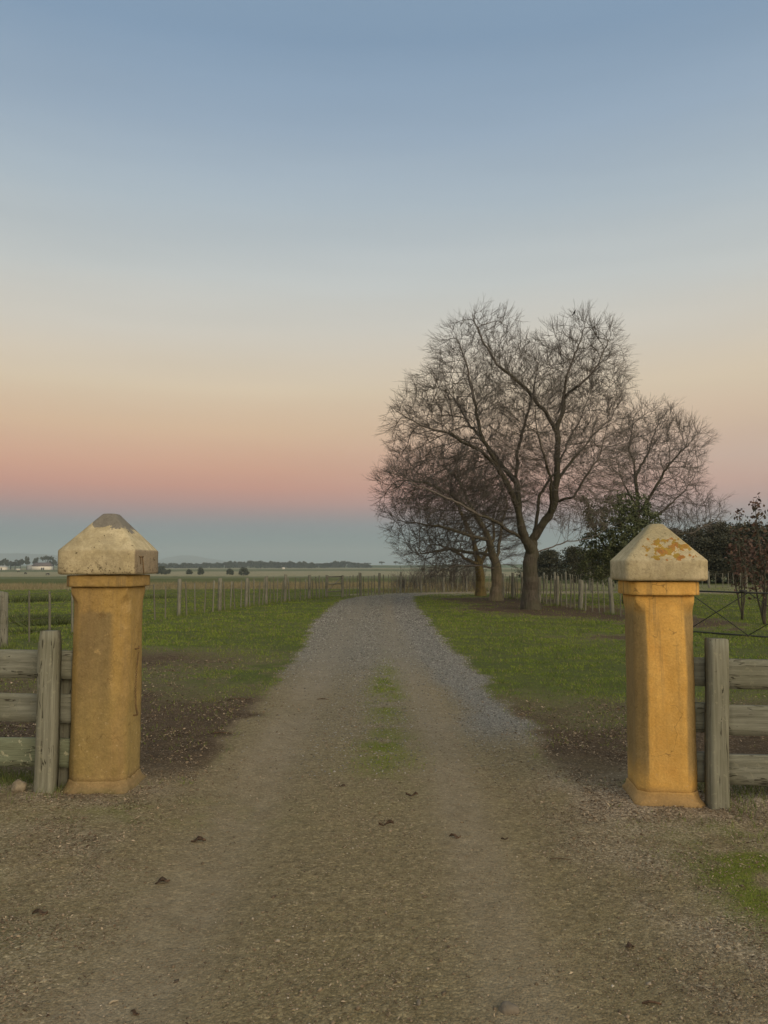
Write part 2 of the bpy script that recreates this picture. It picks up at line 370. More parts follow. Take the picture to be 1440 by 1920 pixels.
# ------------------------------------------------------------------ plaster, stone, timber
def plaster(name, seed, kind):
    m, t, b = mat(name)
    c = N(t, 'ShaderNodeTexCoord'); v = c.outputs['Object']; X, Y, Z = sepxyz(t, v)[:3]
    off = N(t, 'ShaderNodeVectorMath', operation='ADD'); off.inputs[1].default_value = (seed * 3.1, seed * 1.7, seed); t.links.new(v, off.inputs[0]); vv = off.outputs[0]
    big = noise_(t, 3.0, 6, vv); mid = noise_(t, 11, 6, vv, 0.65); fine = noise_(t, 70, 5, vv); streak = noise_(t, 7, 5, vv, 0.6, (1, 1, 0.13))
    if kind == 'ochre_dull':
        base = mix(t, ramp(t, mid, [(0.35, 0), (0.65, 1)]), (0.38, 0.245, 0.075), (0.47, 0.315, 0.115))
        # the grey worn panel down the middle of the front
        px = ramp(t, math_(t, 'ABSOLUTE', math_(t, 'ADD', math_(t, 'ADD', X, 0.02), math_(t, 'MULTIPLY', math_(t, 'SUBTRACT', mid, 0.5), 0.05))), [(0.100, 1), (0.140, 0)])
        pz = ramp(t, math_(t, 'ADD', Z, math_(t, 'MULTIPLY', math_(t, 'SUBTRACT', big, 0.5), 0.30)), [(0.22, 0.25), (0.60, 0.85), (0.99, 1.0)])
        
        top = stp(t, math_(t, 'ADD', Z, math_(t, 'MULTIPLY', math_(t, 'SUBTRACT', mid, 0.5), 0.10)), 1.24, 1.27, 1, 0)
        f = math_(t, 'MULTIPLY', math_(t, 'MULTIPLY', px, pz), math_(t, 'MULTIPLY', top, 0.9))
        base = mix(t, f, base, mix(t, mid, (0.21, 0.155, 0.085), (0.165, 0.13, 0.075)))
        low = ramp(t, math_(t, 'ADD', Z, math_(t, 'MULTIPLY', math_(t, 'SUBTRACT', big, 0.5), 0.9)), [(0.35, 0.9), (1.0, 0.4)])
        base = mix(t, low, base, mix(t, mid, (0.32, 0.24, 0.09), (0.20, 0.16, 0.070)))
        base = mix(t, math_(t, 'MULTIPLY', ramp(t, streak, [(0.5, 0), (0.68, 1)]), 0.5), base, (0.27, 0.185, 0.085))
        base = mix(t, math_(t, 'MULTIPLY', ramp(t, noise_(t, 5.5, 7, vv, 0.75), [(0.60, 0), (0.66, 1)]), 0.6), base, (0.50, 0.36, 0.16))
        foot = ramp(t, math_(t, 'ADD', Z, math_(t, 'MULTIPLY', math_(t, 'SUBTRACT', mid, 0.5), 0.12)), [(0.05, 1), (0.12, 0)])
        base = mix(t, math_(t, 'MULTIPLY', foot, 0.75), base, mix(t, mid, (0.37, 0.25, 0.12), (0.27, 0.20, 0.10)))
        base = mix(t, math_(t, 'MULTIPLY', ramp(t, math_(t, 'ADD', Z, math_(t, 'MULTIPLY', mid, .06)), [(0.03, 1), (0.075, 0)]), ramp(t, big, [(.45, 0), (.55, .8)])), base, (0.09, 0.10, 0.03))
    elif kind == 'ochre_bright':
        base = mix(t, ramp(t, mid, [(0.3, 0), (0.7, 1)]), (0.58, 0.345, 0.09), (0.63, 0.40, 0.125))
        base = mix(t, math_(t, 'MULTIPLY', ramp(t, big, [(0.5, 0), (0.7, 1)]), 0.35), base, (0.56, 0.29, 0.075))
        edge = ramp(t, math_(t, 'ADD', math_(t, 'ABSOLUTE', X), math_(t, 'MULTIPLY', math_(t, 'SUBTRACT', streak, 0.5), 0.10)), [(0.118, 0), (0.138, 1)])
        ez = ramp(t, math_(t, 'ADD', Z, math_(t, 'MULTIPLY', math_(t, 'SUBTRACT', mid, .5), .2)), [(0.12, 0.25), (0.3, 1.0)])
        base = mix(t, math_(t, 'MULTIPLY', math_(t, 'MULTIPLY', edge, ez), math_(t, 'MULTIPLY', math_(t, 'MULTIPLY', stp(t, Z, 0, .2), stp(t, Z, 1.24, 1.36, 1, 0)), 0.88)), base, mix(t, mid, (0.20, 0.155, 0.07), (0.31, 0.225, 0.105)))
        foot = ramp(t, math_(t, 'ADD', Z, math_(t, 'MULTIPLY', math_(t, 'SUBTRACT', mid, 0.5), 0.10)), [(0.05, 1), (0.11, 0)])
        base = mix(t, math_(t, 'MULTIPLY', foot, 0.55), base, (0.42, 0.28, 0.14))
    else:
        base = mix(t, ramp(t, mid, [(0.35, 0), (0.65, 1)]), (0.40, 0.345, 0.21), (0.53, 0.465, 0.305))
        base = mix(t, math_(t, 'MULTIPLY', ramp(t, streak, [(0.45, 0), (0.7, 1)]), 0.35), base, (0.22, 0.19, 0.13))
        if kind == 'stone_left':
            # bare grey top, pitted lower edge
            tz = ramp(t, math_(t, 'ADD', math_(t, 'ADD', Z, math_(t, 'MULTIPLY', X, -0.12)), math_(t, 'MULTIPLY', math_(t, 'SUBTRACT', noise_(t, 9, 5, vv), 0.5), 0.16)), [(0.0, 0), (1.0, 1)])
            gz = math_(t, 'GREATER_THAN', math_(t, 'ADD', math_(t, 'ADD', Z, math_(t, 'MULTIPLY', X, 0.22)), math_(t, 'MULTIPLY', math_(t, 'SUBTRACT', noise_(t, 9, 6, vv, .7), 0.5), 0.20)), 1.885)
            base = mix(t, gz, base, mix(t, mid, (0.155, 0.15, 0.13), (0.22, 0.205, 0.17)))
            side_shade = ramp(t, X, [(0.27, 0), (0.275, 0.7)])  # right face of the cap: shade of the side turned from the glow, painted in
            base = mix(t, side_shade, base, (0.20, 0.155, 0.115))
            pits = math_(t, 'GREATER_THAN', noise_(t, 55, 3, vv, 0.8), 0.575)
            pit = math_(t, 'MULTIPLY', pits, stp(t, math_(t, 'ADD', Z, math_(t, 'MULTIPLY', big, 0.12)), 1.60, 1.70, 1, 0))
            base = mix(t, math_(t, 'MULTIPLY', pit, 0.85), base, (0.10, 0.075, 0.04))
            base = mix(t, math_(t, 'MULTIPLY', math_(t, 'GREATER_THAN', noise_(t, 24, 2, vv, .6), 0.675), 0.8), base, (0.08, 0.06, 0.035))
        else:
            base = mix(t, math_(t, 'MULTIPLY', stp(t, Z, 1.66, 1.82, 0, .6), ramp(t, mid, [(0.3, .2), (0.6, 1)])), base, (0.24, 0.225, 0.13))
            cx = math_(t, 'DIVIDE', math_(t, 'SUBTRACT', X, 0.04), 0.19); cz = math_(t, 'DIVIDE', math_(t, 'SUBTRACT', Z, 1.70), 0.085)
            rr = math_(t, 'ADD', math_(t, 'MULTIPLY', cx, cx), math_(t, 'MULTIPLY', cz, cz))
            k = math_(t, 'SUBTRACT', noise_(t, 24, 4, vv, 0.55), math_(t, 'MULTIPLY', rr, 0.16))
            k = math_(t, 'MULTIPLY', math_(t, 'GREATER_THAN', k, 0.425), math_(t, 'LESS_THAN', Y, -0.08))
            k = math_(t, 'MULTIPLY', k, math_(t, 'GREATER_THAN', Z, 1.624))
            base = mix(t, math_(t, 'MULTIPLY', k, 0.9), base, mix(t, ramp(t, noise_(t, 14, 3, vv), [(0.42, 0), (0.58, 1)]), (0.30, 0.20, 0.025), (0.32, 0.13, 0.025)))
            base = mix(t, math_(t, 'MULTIPLY', math_(t, 'GREATER_THAN', noise_(t, 40, 4, vv, .7), 0.60), 0.4), base, (0.16, 0.13, 0.07))
    if kind.startswith('ochre'):
        wv = N(t, 'ShaderNodeVectorMath', operation='ADD'); t.links.new(vv, wv.inputs[0])
        wn = N(t, 'ShaderNodeTexNoise'); wn.inputs['Scale'].default_value = 9; t.links.new(vv, wn.inputs['Vector'])
        ws = N(t, 'ShaderNodeVectorMath', operation='SCALE'); ws.inputs['Scale'].default_value = 0.16; t.links.new(wn.outputs['Color'], ws.inputs[0]); t.links.new(ws.outputs[0], wv.inputs[1])
        vo = N(t, 'ShaderNodeTexVoronoi'); vo.feature = 'DISTANCE_TO_EDGE'; vo.inputs['Scale'].default_value = 3.2; t.links.new(wv.outputs[0], vo.inputs['Vector'])
        ck = math_(t, 'MULTIPLY', math_(t, 'LESS_THAN', vo.outputs['Distance'], 0.006), math_(t, 'GREATER_THAN', noise_(t, 4, 3, vv), 0.54))
        base = mix(t, math_(t, 'MULTIPLY', ck, 0.55), base, (0.16, 0.10, 0.04))
        drip = math_(t, 'MULTIPLY', ramp(t, noise_(t, 1, 5, vv, 0.6, (20, 20, 0.9)), [(0.54, 0), (0.64, 1)]), stp(t, Z, 0.5, 1.45, 0.10, 0.6))
        base = mix(t, drip, base, (0.22, 0.165, 0.085))
        chip = math_(t, 'GREATER_THAN', noise_(t, 30, 4, vv, .7), 0.655)
        base = mix(t, math_(t, 'MULTIPLY', chip, stp(t, Z, 0.05, 0.7, 0.75, 0.2)), base, (0.50, 0.40, 0.25))
        base = mix(t, math_(t, 'MULTIPLY', stp(t, math_(t, 'ADD', Z, math_(t, 'MULTIPLY', big, 0.10)), 0.05, 0.17, 1, 0), 0.6), base, (0.16, 0.125, 0.07))
    base = mix(t, 0.35, base, mix(t, 1.0, base, ramp(t, fine, [(0.3, 0.62), (0.7, 1.3)]), 'MULTIPLY'))
    base = mix(t, (0.42 if kind == 'stone_left' else 0.45 if kind != 'ochre_bright' else 0.2), base, mix(t, 1.0, base, ramp(t, noise_(t, 18, 8, vv, 0.8), [(0.33, 0.62), (0.5, 1.0), (0.67, 1.3)]), 'MULTIPLY'))
    base = mix(t, 0.6, base, mix(t, 1.0, base, ramp(t, noise_(t, 4, 6, vv, 0.7, (1, 1, .3)), [(0.35, 0.7), (0.65, 1.15)]), 'MULTIPLY'))
    t.links.new(base, b.inputs['Base Color'])
    bump(t, b, math_(t, 'ADD', math_(t, 'MULTIPLY', fine, 0.5), mid), 0.008, 0.8)
    return m

def wood(name, axis, tint=(1, 1, 1), lichen=0.0, seed=0):
    m, t, b = mat(name)
    v = N(t, 'ShaderNodeTexCoord').outputs['Object']
    off = N(t, 'ShaderNodeVectorMath', operation='ADD'); off.inputs[1].default_value = (seed * 1.3, seed * 0.7, seed * 2.1); t.links.new(v, off.inputs[0]); v = off.outputs[0]
    st = {'x': (1.5, 48, 48), 'z': (48, 48, 1.5)}[axis]
    st2 = {'x': (3, 170, 170), 'z': (170, 170, 3)}[axis]
    g1 = noise_(t, 1, 6, v, 0.65, st); g2 = noise_(t, 1, 4, v, 0.7, st2); big = noise_(t, 3.5, 5, v)
    c1 = tuple(a * k for a, k in zip((0.125, 0.122, 0.10), tint)); c2 = tuple(a * k for a, k in zip((0.25, 0.25, 0.215), tint))
    base = mix(t, ramp(t, g1, [(0.3, 0), (0.68, 1)]), c1, c2)
    base = mix(t, math_(t, 'MULTIPLY', ramp(t, g2, [(0.55, 0), (0.72, 1)]), 0.6), base, tuple(k * 0.45 for k in c1))
    base = mix(t, math_(t, 'MULTIPLY', ramp(t, big, [(0.45, 0), (0.65, 1)]), 0.45), base, (0.135, 0.14, 0.095))
    g3 = noise_(t, 1, 3, v, 0.5, {'x': (0.9, 16, 16), 'z': (16, 16, 0.9)}[axis])
    crk = math_(t, 'MULTIPLY', math_(t, 'LESS_THAN', math_(t, 'ABSOLUTE', math_(t, 'SUBTRACT', g3, 0.52)), 0.007), math_(t, 'GREATER_THAN', big, 0.46))
    base = mix(t, math_(t, 'MULTIPLY', crk, 0.8), base, (0.03, 0.027, 0.02))
    kn = math_(t, 'LESS_THAN', voro(t, 2.2, 'Distance', v), 0.045)
    base = mix(t, math_(t, 'MULTIPLY', kn, 0.7), base, (0.05, 0.04, 0.03))
    if lichen:
        l = math_(t, 'GREATER_THAN', noise_(t, 34, 3, v, 0.5), 0.62)
        l = math_(t, 'MULTIPLY', l, math_(t, 'GREATER_THAN', noise_(t, 6, 2, v), 0.48))
        base = mix(t, math_(t, 'MULTIPLY', l, lichen), base, (0.34, 0.34, 0.24))
    t.links.new(base, b.inputs['Base Color'])
    bump(t, b, math_(t, 'ADD', g1, math_(t, 'MULTIPLY', g2, 0.5)), 0.0025, 0.8)
    return m

def pillar(cx, cy, rz, label, levels, wid, mats, capflat, chipseed):
    """levels: zShaftTop zBandTop zEave zTop ; wid: shaft, band, cap"""
    root = empty('gate_pillar', (cx, cy, Hs(cx, cy) * 0), label, 'gate pillar', 'pillars flanking the driveway', rz)
    zs, zb, ze, zt = levels; w, wb, wc = wid
    def ring_pts(hw, c, z, n=7):
        P = []
        c = max(c, 0.004)
        cor = [(-hw + c, -hw), (hw - c, -hw), (hw, -hw + c), (hw, hw - c), (hw - c, hw), (-hw + c, hw), (-hw, hw - c), (-hw, -hw + c)]
        for i in range(8):
            a = cor[i]; b = cor[(i + 1) % 8]; k = n if i % 2 == 0 else 3
            for q in range(k): P.append((a[0] + (b[0] - a[0]) * q / k, a[1] + (b[1] - a[1]) * q / k, z))
        return P
    def loft(prof, amp, seed, name, mt):
        V = []; rings = []
        for hw, c, z in prof: rings.append(ring_pts(hw, c, z))
        m = len(rings[0])
        V = np.array([p for r in rings for p in r], float)
        for i, p in enumerate(V):
            q = Vector(p) * 7 + Vector((seed * 5, 0, 0)); q2 = Vector(p) * 26 + Vector((seed * 3, 0, 2))
            k = amp * (mnoise.noise(q) + 0.45 * mnoise.noise(q2))
            r = math.hypot(p[0], p[1]) + 1e-6
            V[i, 0] += p[0] / r * k; V[i, 1] += p[1] / r * k
            V[i, 2] += 0.5 * amp * mnoise.noise(q + Vector((9, 9, 9)))
        Fc = []
        for i in range(len(rings) - 1):
            for k in range(m): Fc.append((i * m + k, i * m + (k + 1) % m, (i + 1) * m + (k + 1) % m, (i + 1) * m + k))
        caps = np.array([list(range(m - 1, -1, -1)), [(len(rings) - 1) * m + k for k in range(m)]])
        o = mk(name, V, [np.array(Fc), caps], mt, root)
        return o
    h = w / 2; c = 0.062
    prof = []
    for z in np.linspace(0.055, zs - 0.14, 28): prof.append((h + 0.004 * (1 - z / zs), c, z))
    prof += [(h, c, zs - 0.125), (h, c * 0.93, zs - 0.105), (h, c * 0.62, zs - 0.08), (h, c * 0.30, zs - 0.058), (h, 0.008, zs - 0.045), (h, 0.006, zs - 0.02), (h, 0.006, zs)]
    loft(prof, 0.004, chipseed, 'shaft', mats[0])
    fl = [(h + 0.038, 0.03, -0.06), (h + 0.037, 0.03, -0.01), (h + 0.032, 0.035, 0.010), (h + 0.022, 0.045, 0.024), (h + 0.013, 0.05, 0.040), (h + 0.008, 0.057, 0.062), (h + 0.007, 0.057, 0.074), (h - 0.02, c, 0.082)]
    loft(fl, 0.010, chipseed + 1, 'base', mats[0])
    loft([(wb / 2 - .004, 0.040, zs + 0.002), (wb / 2, 0.040, zs + 0.006)] + [(wb / 2, 0.040, z) for z in np.linspace(zs + 0.02, zb - 0.012, 4)] + [(wb / 2 - .004, 0.040, zb - 0.006)], 0.003, chipseed + 2, 'neck_band', mats[0])
    cp = [(wc / 2 - 0.012, 0.018, zb), (wc / 2 - 0.002, 0.018, zb + 0.008)] + [(wc / 2, 0.018, z) for z in np.linspace(zb + 0.02, ze - 0.014, 7)] + [(wc / 2 - 0.002, 0.018, ze - 0.005)]
    for s in np.linspace(0, 1, 12): cp.append((wc / 2 * (1 - s) + capflat * s - 0.006, 0.018 * (1 - s) + 0.012 * s, ze + (zt - ze) * s))
    cp.append((capflat * 0.6, 0.01, zt + 0.004))
    loft(cp, 0.003, chipseed + 3, 'cap', mats[1])
    return root

PL = pillar(-2.035, 5.73, radians(-1), 'dull ochre gate pillar with a grey worn panel and bare grey cap top', (1.437, 1.527, 1.706, 1.972), (0.405, 0.475, 0.555),
            (plaster('ochre_plaster_worn', 1, 'ochre_dull'), plaster('cap_stone_pitted', 2, 'stone_left')), 0.055, 3)
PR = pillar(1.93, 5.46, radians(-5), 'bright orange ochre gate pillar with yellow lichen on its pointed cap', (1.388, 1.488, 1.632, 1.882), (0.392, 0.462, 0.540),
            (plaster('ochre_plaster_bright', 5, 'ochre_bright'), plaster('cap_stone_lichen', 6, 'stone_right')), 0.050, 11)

# rusty fittings on the left pillar
m_rust, t, b = mat('rusty_iron')
t.links.new(mix(t, ramp(t, noise_(t, 40), [(0.4, 0), (0.6, 1)]), (0.13, 0.09, 0.05), (0.22, 0.14, 0.07)), b.inputs['Base Color'])
for k, (z0) in enumerate((0.98, 0.50)):
    mb = MB(); mb.tube([(0.15, -0.02, z0), (0.215, -0.02, z0), (0.235, -0.025, z0 + 0.004), (0.24, -0.03, z0 + 0.022)], 0.0055, 7)
    mb.build('gate_hook', m_rust, PL)
ch = MB(); pts = [Vector((0.236, -0.03, 0.96)), Vector((0.226, -0.035, 0.85)), Vector((0.222, -0.035, 0.70)), Vector((0.224, -0.035, 0.58)), Vector((0.238, -0.03, 0.505))]
for i in range(44):
    s = i / 44 * 4; a = pts[int(s)]; bb = pts[min(int(s) + 1, 4)]; p = a.lerp(bb, s - int(s))
    an = [0, pi / 2][i % 2]; R = []
    for q in range(7):
        A = 2 * pi * q / 6; R.append(p + Vector((0.007 * cos(A) * cos(an), 0.007 * cos(A) * sin(an), 0.0095 * sin(A))))
    ch.tube(R, 0.0015, 4)
ch.build('chain', m_rust, PL)
mb = MB(); mb.tube([(0.281, -0.19, 1.655), (0.281, -0.10, 1.655)], 0.004, 5); mb.tube([(0.281, -0.16, 1.655), (0.281, -0.155, 1.60)], 0.003, 5); mb.tube([(0.281, -0.12, 1.65), (0.281, -0.08, 1.52)], 0.003, 5)
mb.build('wire_tie', m_rust, PL)

# ------------------------------------------------------------------ plank fences beside the pillars
def timber(name, p0, p1, wdt, thk, mt, parent, seed, up=Vector((0, 0, 1)), round_top=False):
    """plank between p0 and p1: wdt measured along up, thk across; grain along local x or z"""
    p0, p1 = Vector(p0), Vector(p1); L = (p1 - p0).length; n = max(4, int(L / 0.08)); m = 4
    d = (p1 - p0).normalized(); side = d.cross(up).normalized(); u = side.cross(d).normalized()
    V = []; R = []
    prof = []
    for i in range(m + 1): prof.append((-0.5 + i / m, -0.5))
    for i in range(1, 3): prof.append((0.5, -0.5 + i / 2))
    for i in range(1, m + 1): prof.append((0.5 - i / m, 0.5))
    prof.append((-0.5, 0.0))
    K = len(prof)
    for i in range(n + 1):
        s = i / n; f = 1.0
        if round_top and s > 0.9: f = 1 - 0.22 * ((s - 0.9) / 0.1) ** 2
        c = p0.lerp(p1, s)
        for a, bq in prof:
            rr = 1.0
            q = Vector((s * L * 2.2, a * 3 + seed, bq * 3)); k = 0.003 * mnoise.noise(q) + 0.001 * mnoise.noise(q * 4)
            P = c + u * (a * wdt * f * rr + k * (1 if a > 0 else -1)) + side * (bq * thk * rr + 0.0006 * mnoise.noise(q * 3 + Vector((5, 5, 5)))) + u * 0.006 * mnoise.noise(Vector((s * L * 1.1, seed, 0)))
            V.append(P)
    Fc = [(i * K + k, i * K + (k + 1) % K, (i + 1) * K + (k + 1) % K, (i + 1) * K + k) for i in range(n) for k in range(K)]
    caps = np.array([list(range(K - 1, -1, -1)), [n * K + k for k in range(K)]])
    V = np.array([tuple(v) for v in V])
    o = mk(name, V, [np.array(Fc), caps], mt, parent)
    return o
W_POST = wood('weathered_post', 'z', (1.0, 1.03, 0.95), 0.25, 3); W_RAIL = wood('weathered_rail', 'x', (0.88, 0.93, 0.90), 0.15, 8); W_RAILL = wood('lichened_rail', 'x', (0.85, 1.0, 0.8), 0.75, 14)
fl = empty('plank_fence', (-2.5, 5.6, 0), 'low grey plank fence of three rails left of the dull ochre pillar', 'plank fence', 'plank fences beside the pillars')
O = Vector((-2.5, 5.6, 0))
b0 = PY(84, 1494, 5.52); t0 = PY(95.5, 1184, 5.56)
timber('post', Vector((b0.x, 5.53, -0.15)) - O, Vector((t0.x, 5.56, 1.125)) - O, 0.125, 0.11, W_POST, fl, 1, up=Vector((1, 0, 0)), round_top=True)
timber('backing_post', Vector((-2.335, 5.71, -0.15)) - O, Vector((-2.315, 5.72, 0.93)) - O, 0.09, 0.08, W_POST, fl, 31, up=Vector((1, 0, 0)))
for k, (zc, mt) in enumerate(((0.875, W_RAIL), (0.562, W_RAIL), (0.238, W_RAILL))):
    timber('rail', Vector((-5.6, 5.80, zc + 0.03)) - O, Vector((-2.235, 5.63, zc + 0.004 * k)) - O, 0.20, 0.035, mt, fl, 5 + k * 3)
timber('post', Vector((-4.7, 5.70, -0.15)) - O, Vector((-4.7, 5.72, 1.12)) - O, 0.125, 0.11, W_POST, fl, 21, up=Vector((1, 0, 0)), round_top=True)
O2 = Vector((2.4, 5.3, 0))
fr = empty('plank_fence', O2, 'low grey plank fence of three rails right of the bright orange pillar', 'plank fence', 'plank fences beside the pillars')
b1 = PY(1343, 1520, 5.23); t1 = PY(1342.5, 1204, 5.25)
timber('post', Vector((b1.x, 5.22, -0.15)) - O2, Vector((t1.x, 5.24, 1.10)) - O2, 0.118, 0.11, W_POST, fr, 41, up=Vector((1, 0, 0)))
for k, (zc, dz) in enumerate(((0.855, 0.0), (0.545, -0.01), (0.215, -0.012))):
    timber('rail', Vector((2.12, 5.335, zc + 0.012)) - O2, Vector((2.30, 5.335, zc + 0.008)) - O2, 0.195, 0.035, W_RAIL, fr, 45 + k * 3)
    timber('rail', Vector((2.30, 5.332, zc - 0.002)) - O2, Vector((5.2, 5.20, zc - 0.03 + dz)) - O2, 0.20, 0.035, W_RAIL, fr, 55 + k * 3)
timber('post', Vector((4.35, 5.12, -0.15)) - O2, Vector((4.36, 5.13, 1.10)) - O2, 0.118, 0.11, W_POST, fr, 71, up=Vector((1, 0, 0)))

# ------------------------------------------------------------------ wire fences
W_OLD = wood('old_post', 'z', (0.95, 0.97, 0.95), 0.3, 5); W_DARK = wood('dark_dropper', 'z', (0.75, 0.75, 0.7), 0.0, 9)
m_wire, t, b = mat('fence_wire'); b.inputs['Base Color'].default_value = (0.12, 0.115, 0.11, 1)
def post_mesh(h, r, seed, n=9, lean=0.0):
    V = []; Fc = []; K = 8
    for i in range(K):
        z = -0.15 + (h + 0.15) * i / (K - 1)
        for k in range(n):
            a = 2 * pi * k / n; rr = r * (1 + 0.14 * mnoise.noise(Vector((cos(a) * 1.3 + seed, sin(a) * 1.3, z * 1.5))))
            V.append((rr * cos(a) + lean * z, rr * sin(a) * 0.85, z + (0.02 * cos(a + seed) if i == K - 1 else 0)))
    for i in range(K - 1):
        for k in range(n): Fc.append((i * n + k, i * n + (k + 1) % n, (i + 1) * n + (k + 1) % n, (i + 1) * n + k))
    return V, Fc, [tuple(range((K - 1) * n, K * n))]
def proto_posts():
    big = []; thin = []
    for s in range(4):
        for lst, h, r, n, mt in ((big, 1.12, 0.075, 9, W_OLD), (thin, 1.02, 0.026, 6, W_DARK if s % 2 else W_OLD)):
            V, Fc, cp = post_mesh(h, r, s * 3.3 + r, n)
            o = mk('post', V, [np.array(Fc), np.array(cp)], mt); lst.append(o.data); bpy.data.objects.remove(o)
    return big, thin
BIGP, THINP = proto_posts()
def wire_fence(pts, droppers, label, start_idx=0, skip=(), wires=4, hs=None, group='wire fences along the drive'):
    pts = [Vector(p) for p in pts]; O = pts[0].copy()
    root = empty('wire_fence', O, label, 'wire fence', group)
    rr = random.Random(len(pts) * 7 + droppers)
    for i, p in enumerate(pts):
        o = bpy.data.objects.new('post', BIGP[rr.randrange(4)]); COL.objects.link(o); o.parent = root
        o.location = p - O; o.rotation_euler = (rr.uniform(-.03, .03), rr.uniform(-.06, .06), rr.uniform(0, 6)); s = rr.uniform(0.94, 1.06)
        o.scale = (rr.uniform(.85, 1.15),) * 2 + (s,)
        if i < len(pts) - 1 and i not in skip:
            for k in range(1, droppers + 1):
                q = p.lerp(pts[i + 1], k / (droppers + 1) + rr.uniform(-.03, .03)); q.z = Hs(q.x, q.y)
                o = bpy.data.objects.new('dropper', THINP[rr.randrange(4)]); COL.objects.link(o); o.parent = root
                o.location = q - O; o.rotation_euler = (rr.uniform(-.04, .04), rr.uniform(-.09, .09), rr.uniform(0, 6)); o.scale = (rr.uniform(.8, 1.2),) * 2 + (rr.uniform(.9, 1.05),)
    mb = MB()
    for i in range(len(pts) - 1):
        if i in skip: continue
        for z in np.linspace(0.2, 1.0, wires):
            mb.tube([pts[i] - O + Vector((0, 0, z)), pts[i + 1] - O + Vector((0, 0, z))], 0.0035, 3)
    mb.build('wire', m_wire, root)
    return root
LF = [G(-190, 1262), G(7, 1214), G(200, 1176)] + [G(a, c) for a, c in ((335, 1156), (411, 1146), (461, 1139), (499, 1133), (534, 1129), (580, 1124), (612, 1121))]
wire_fence(LF, 4, 'wire fence with leaning wooden posts along the left side of the drive')
LF2 = [G(a, c) for a, c in ((642, 1119.5), (676, 1117), (711, 1115), (751, 1112.5), (790, 1111.5), (832, 1110.5), (875, 1110), (925, 1109.5), (980, 1109.5), (1040, 1110), (1110, 1111))]
wire_fence(LF2, 4, 'wire fence following the bend of the drive behind the bare trees')
# small field gate between the two runs
ga, gb = LF[-1], LF2[0]; fg = empty('field_gate', ga, 'small far wooden field gate between the two left wire fences', 'field gate')
mb = MB(); dv = gb - ga
for z in (0.3, 0.65, 1.0): mb.tube([Vector((0, 0, z)), dv + Vector((0, 0, z))], 0.028, 5)
mb.build('rail', W_OLD, fg)
mb = MB(); mb.tube([Vector((0, 0, 0.3)), dv + Vector((0, 0, 1.0))], 0.024, 5); mb.build('brace', W_OLD, fg)
RF = [G(1230, 1166), G(1148, 1152), G(1088, 1143), G(1045, 1136), G(1012, 1130), G(985, 1126), G(962, 1122), G(942, 1119)]
RF = [Vector((7.35 - 0.01 * (p.y - 20), p.y, Hs(7.3, p.y))) if False else p for p in RF]
wire_fence(RF, 4, 'wire fence with pale posts right of the big bare tree')
XF = [G(a, c) for a, c in ((1020, 1106), (1062, 1107), (1105, 1107), (1150, 1106), (1200, 1105), (1260, 1104), (1330, 1103), (1400, 1102), (1480, 1101))]
wire_fence(XF, 5, 'distant paddock fence in front of the dark conifers', wires=3)

# metal gate behind the right pillar
m_gate, t, b = mat('dark_gate_iron'); b.inputs['Base Color'].default_value = (0.035, 0.037, 0.035, 1); b.inputs['Roughness'].default_value = 0.6
gA = PY(1238, 1106, 18.4); gB = PY(1545, 1116, 15.9)
root = empty('metal_gate', Vector((gA.x, gA.y, Hs(gA.x, gA.y))), 'dark wrought metal gate with crossed braces behind the orange pillar', 'gate')
O = root.location.copy()
topA, topB = gA - O, gB - O; botA = PY(1238, 1180, 18.4) - O; botB = PY(1545, 1202, 15.9) - O
mb = MB()
mb.tube([topA, topB], 0.019, 8); mb.tube([botA, botB], 0.019, 8); mb.tube([topA, botA], 0.019, 8); mb.tube([topB, botB], 0.019, 8)
mb.build('frame', m_gate, root, True)
def gl(s, top): return (topA.lerp(topB, s) if top else botA.lerp(botB, s))
br = [(0.18, 0.575), (0.575, 0.97)]
for s0, s1 in br:
    mb = MB(); mb.tube([gl(s0, True), gl(s1, False)], 0.010, 6); mb.tube([gl(s0, False) + Vector((0, .02, 0)), gl(s1, True) + Vector((0, .02, 0))], 0.010, 6); mb.build('brace', m_gate, root, True)
mb = MB(); mb.box(gl(0.545, True) + Vector((0, 0, 0.03)), (0.14, 0.05, 0.06)); mb.build('latch', m_gate, root)

# ------------------------------------------------------------------ trees
def bark(name, c1, c2, moss=0.0, mossc=(0.10, 0.12, 0.05)):
    m, t, b = mat(name)
    v = N(t, 'ShaderNodeTexCoord').outputs['Object']
    n1 = noise_(t, 1, 6, v, 0.7, (14, 14, 3)); n2 = noise_(t, 1.6, 4, v)
    base = mix(t, ramp(t, n1, [(0.35, 0), (0.65, 1)]), c1, c2)
    if moss: base = mix(t, math_(t, 'MULTIPLY', ramp(t, n2, [(0.42, 0), (0.6, 1)]), moss), base, mossc)
    t.links.new(base, b.inputs['Base Color']); bump(t, b, n1, 0.03, 0.8)
    return m
def inpoly(px, py, poly):
    c = np.zeros(len(px), bool); n = len(poly)
    for i in range(n):
        x1, y1 = poly[i]; x2, y2 = poly[(i + 1) % n]
        cond = ((y1 > py) != (y2 > py)) & (px < (x2 - x1) * (py - y1) / (y2 - y1 + 1e-12) + x1)
        c ^= cond
    return c
def edist(px, py, poly):
    d = np.full(len(px), 1e9); n = len(poly)
    for i in range(n):
        a = np.array(poly[i], float); bq = np.array(poly[(i + 1) % n], float); e_ = bq - a
        t = np.clip(((px - a[0]) * e_[0] + (py - a[1]) * e_[1]) / (e_ @ e_), 0, 1)
        d = np.minimum(d, np.hypot(px - a[0] - t * e_[0], py - a[1] - t * e_[1]))
    return d
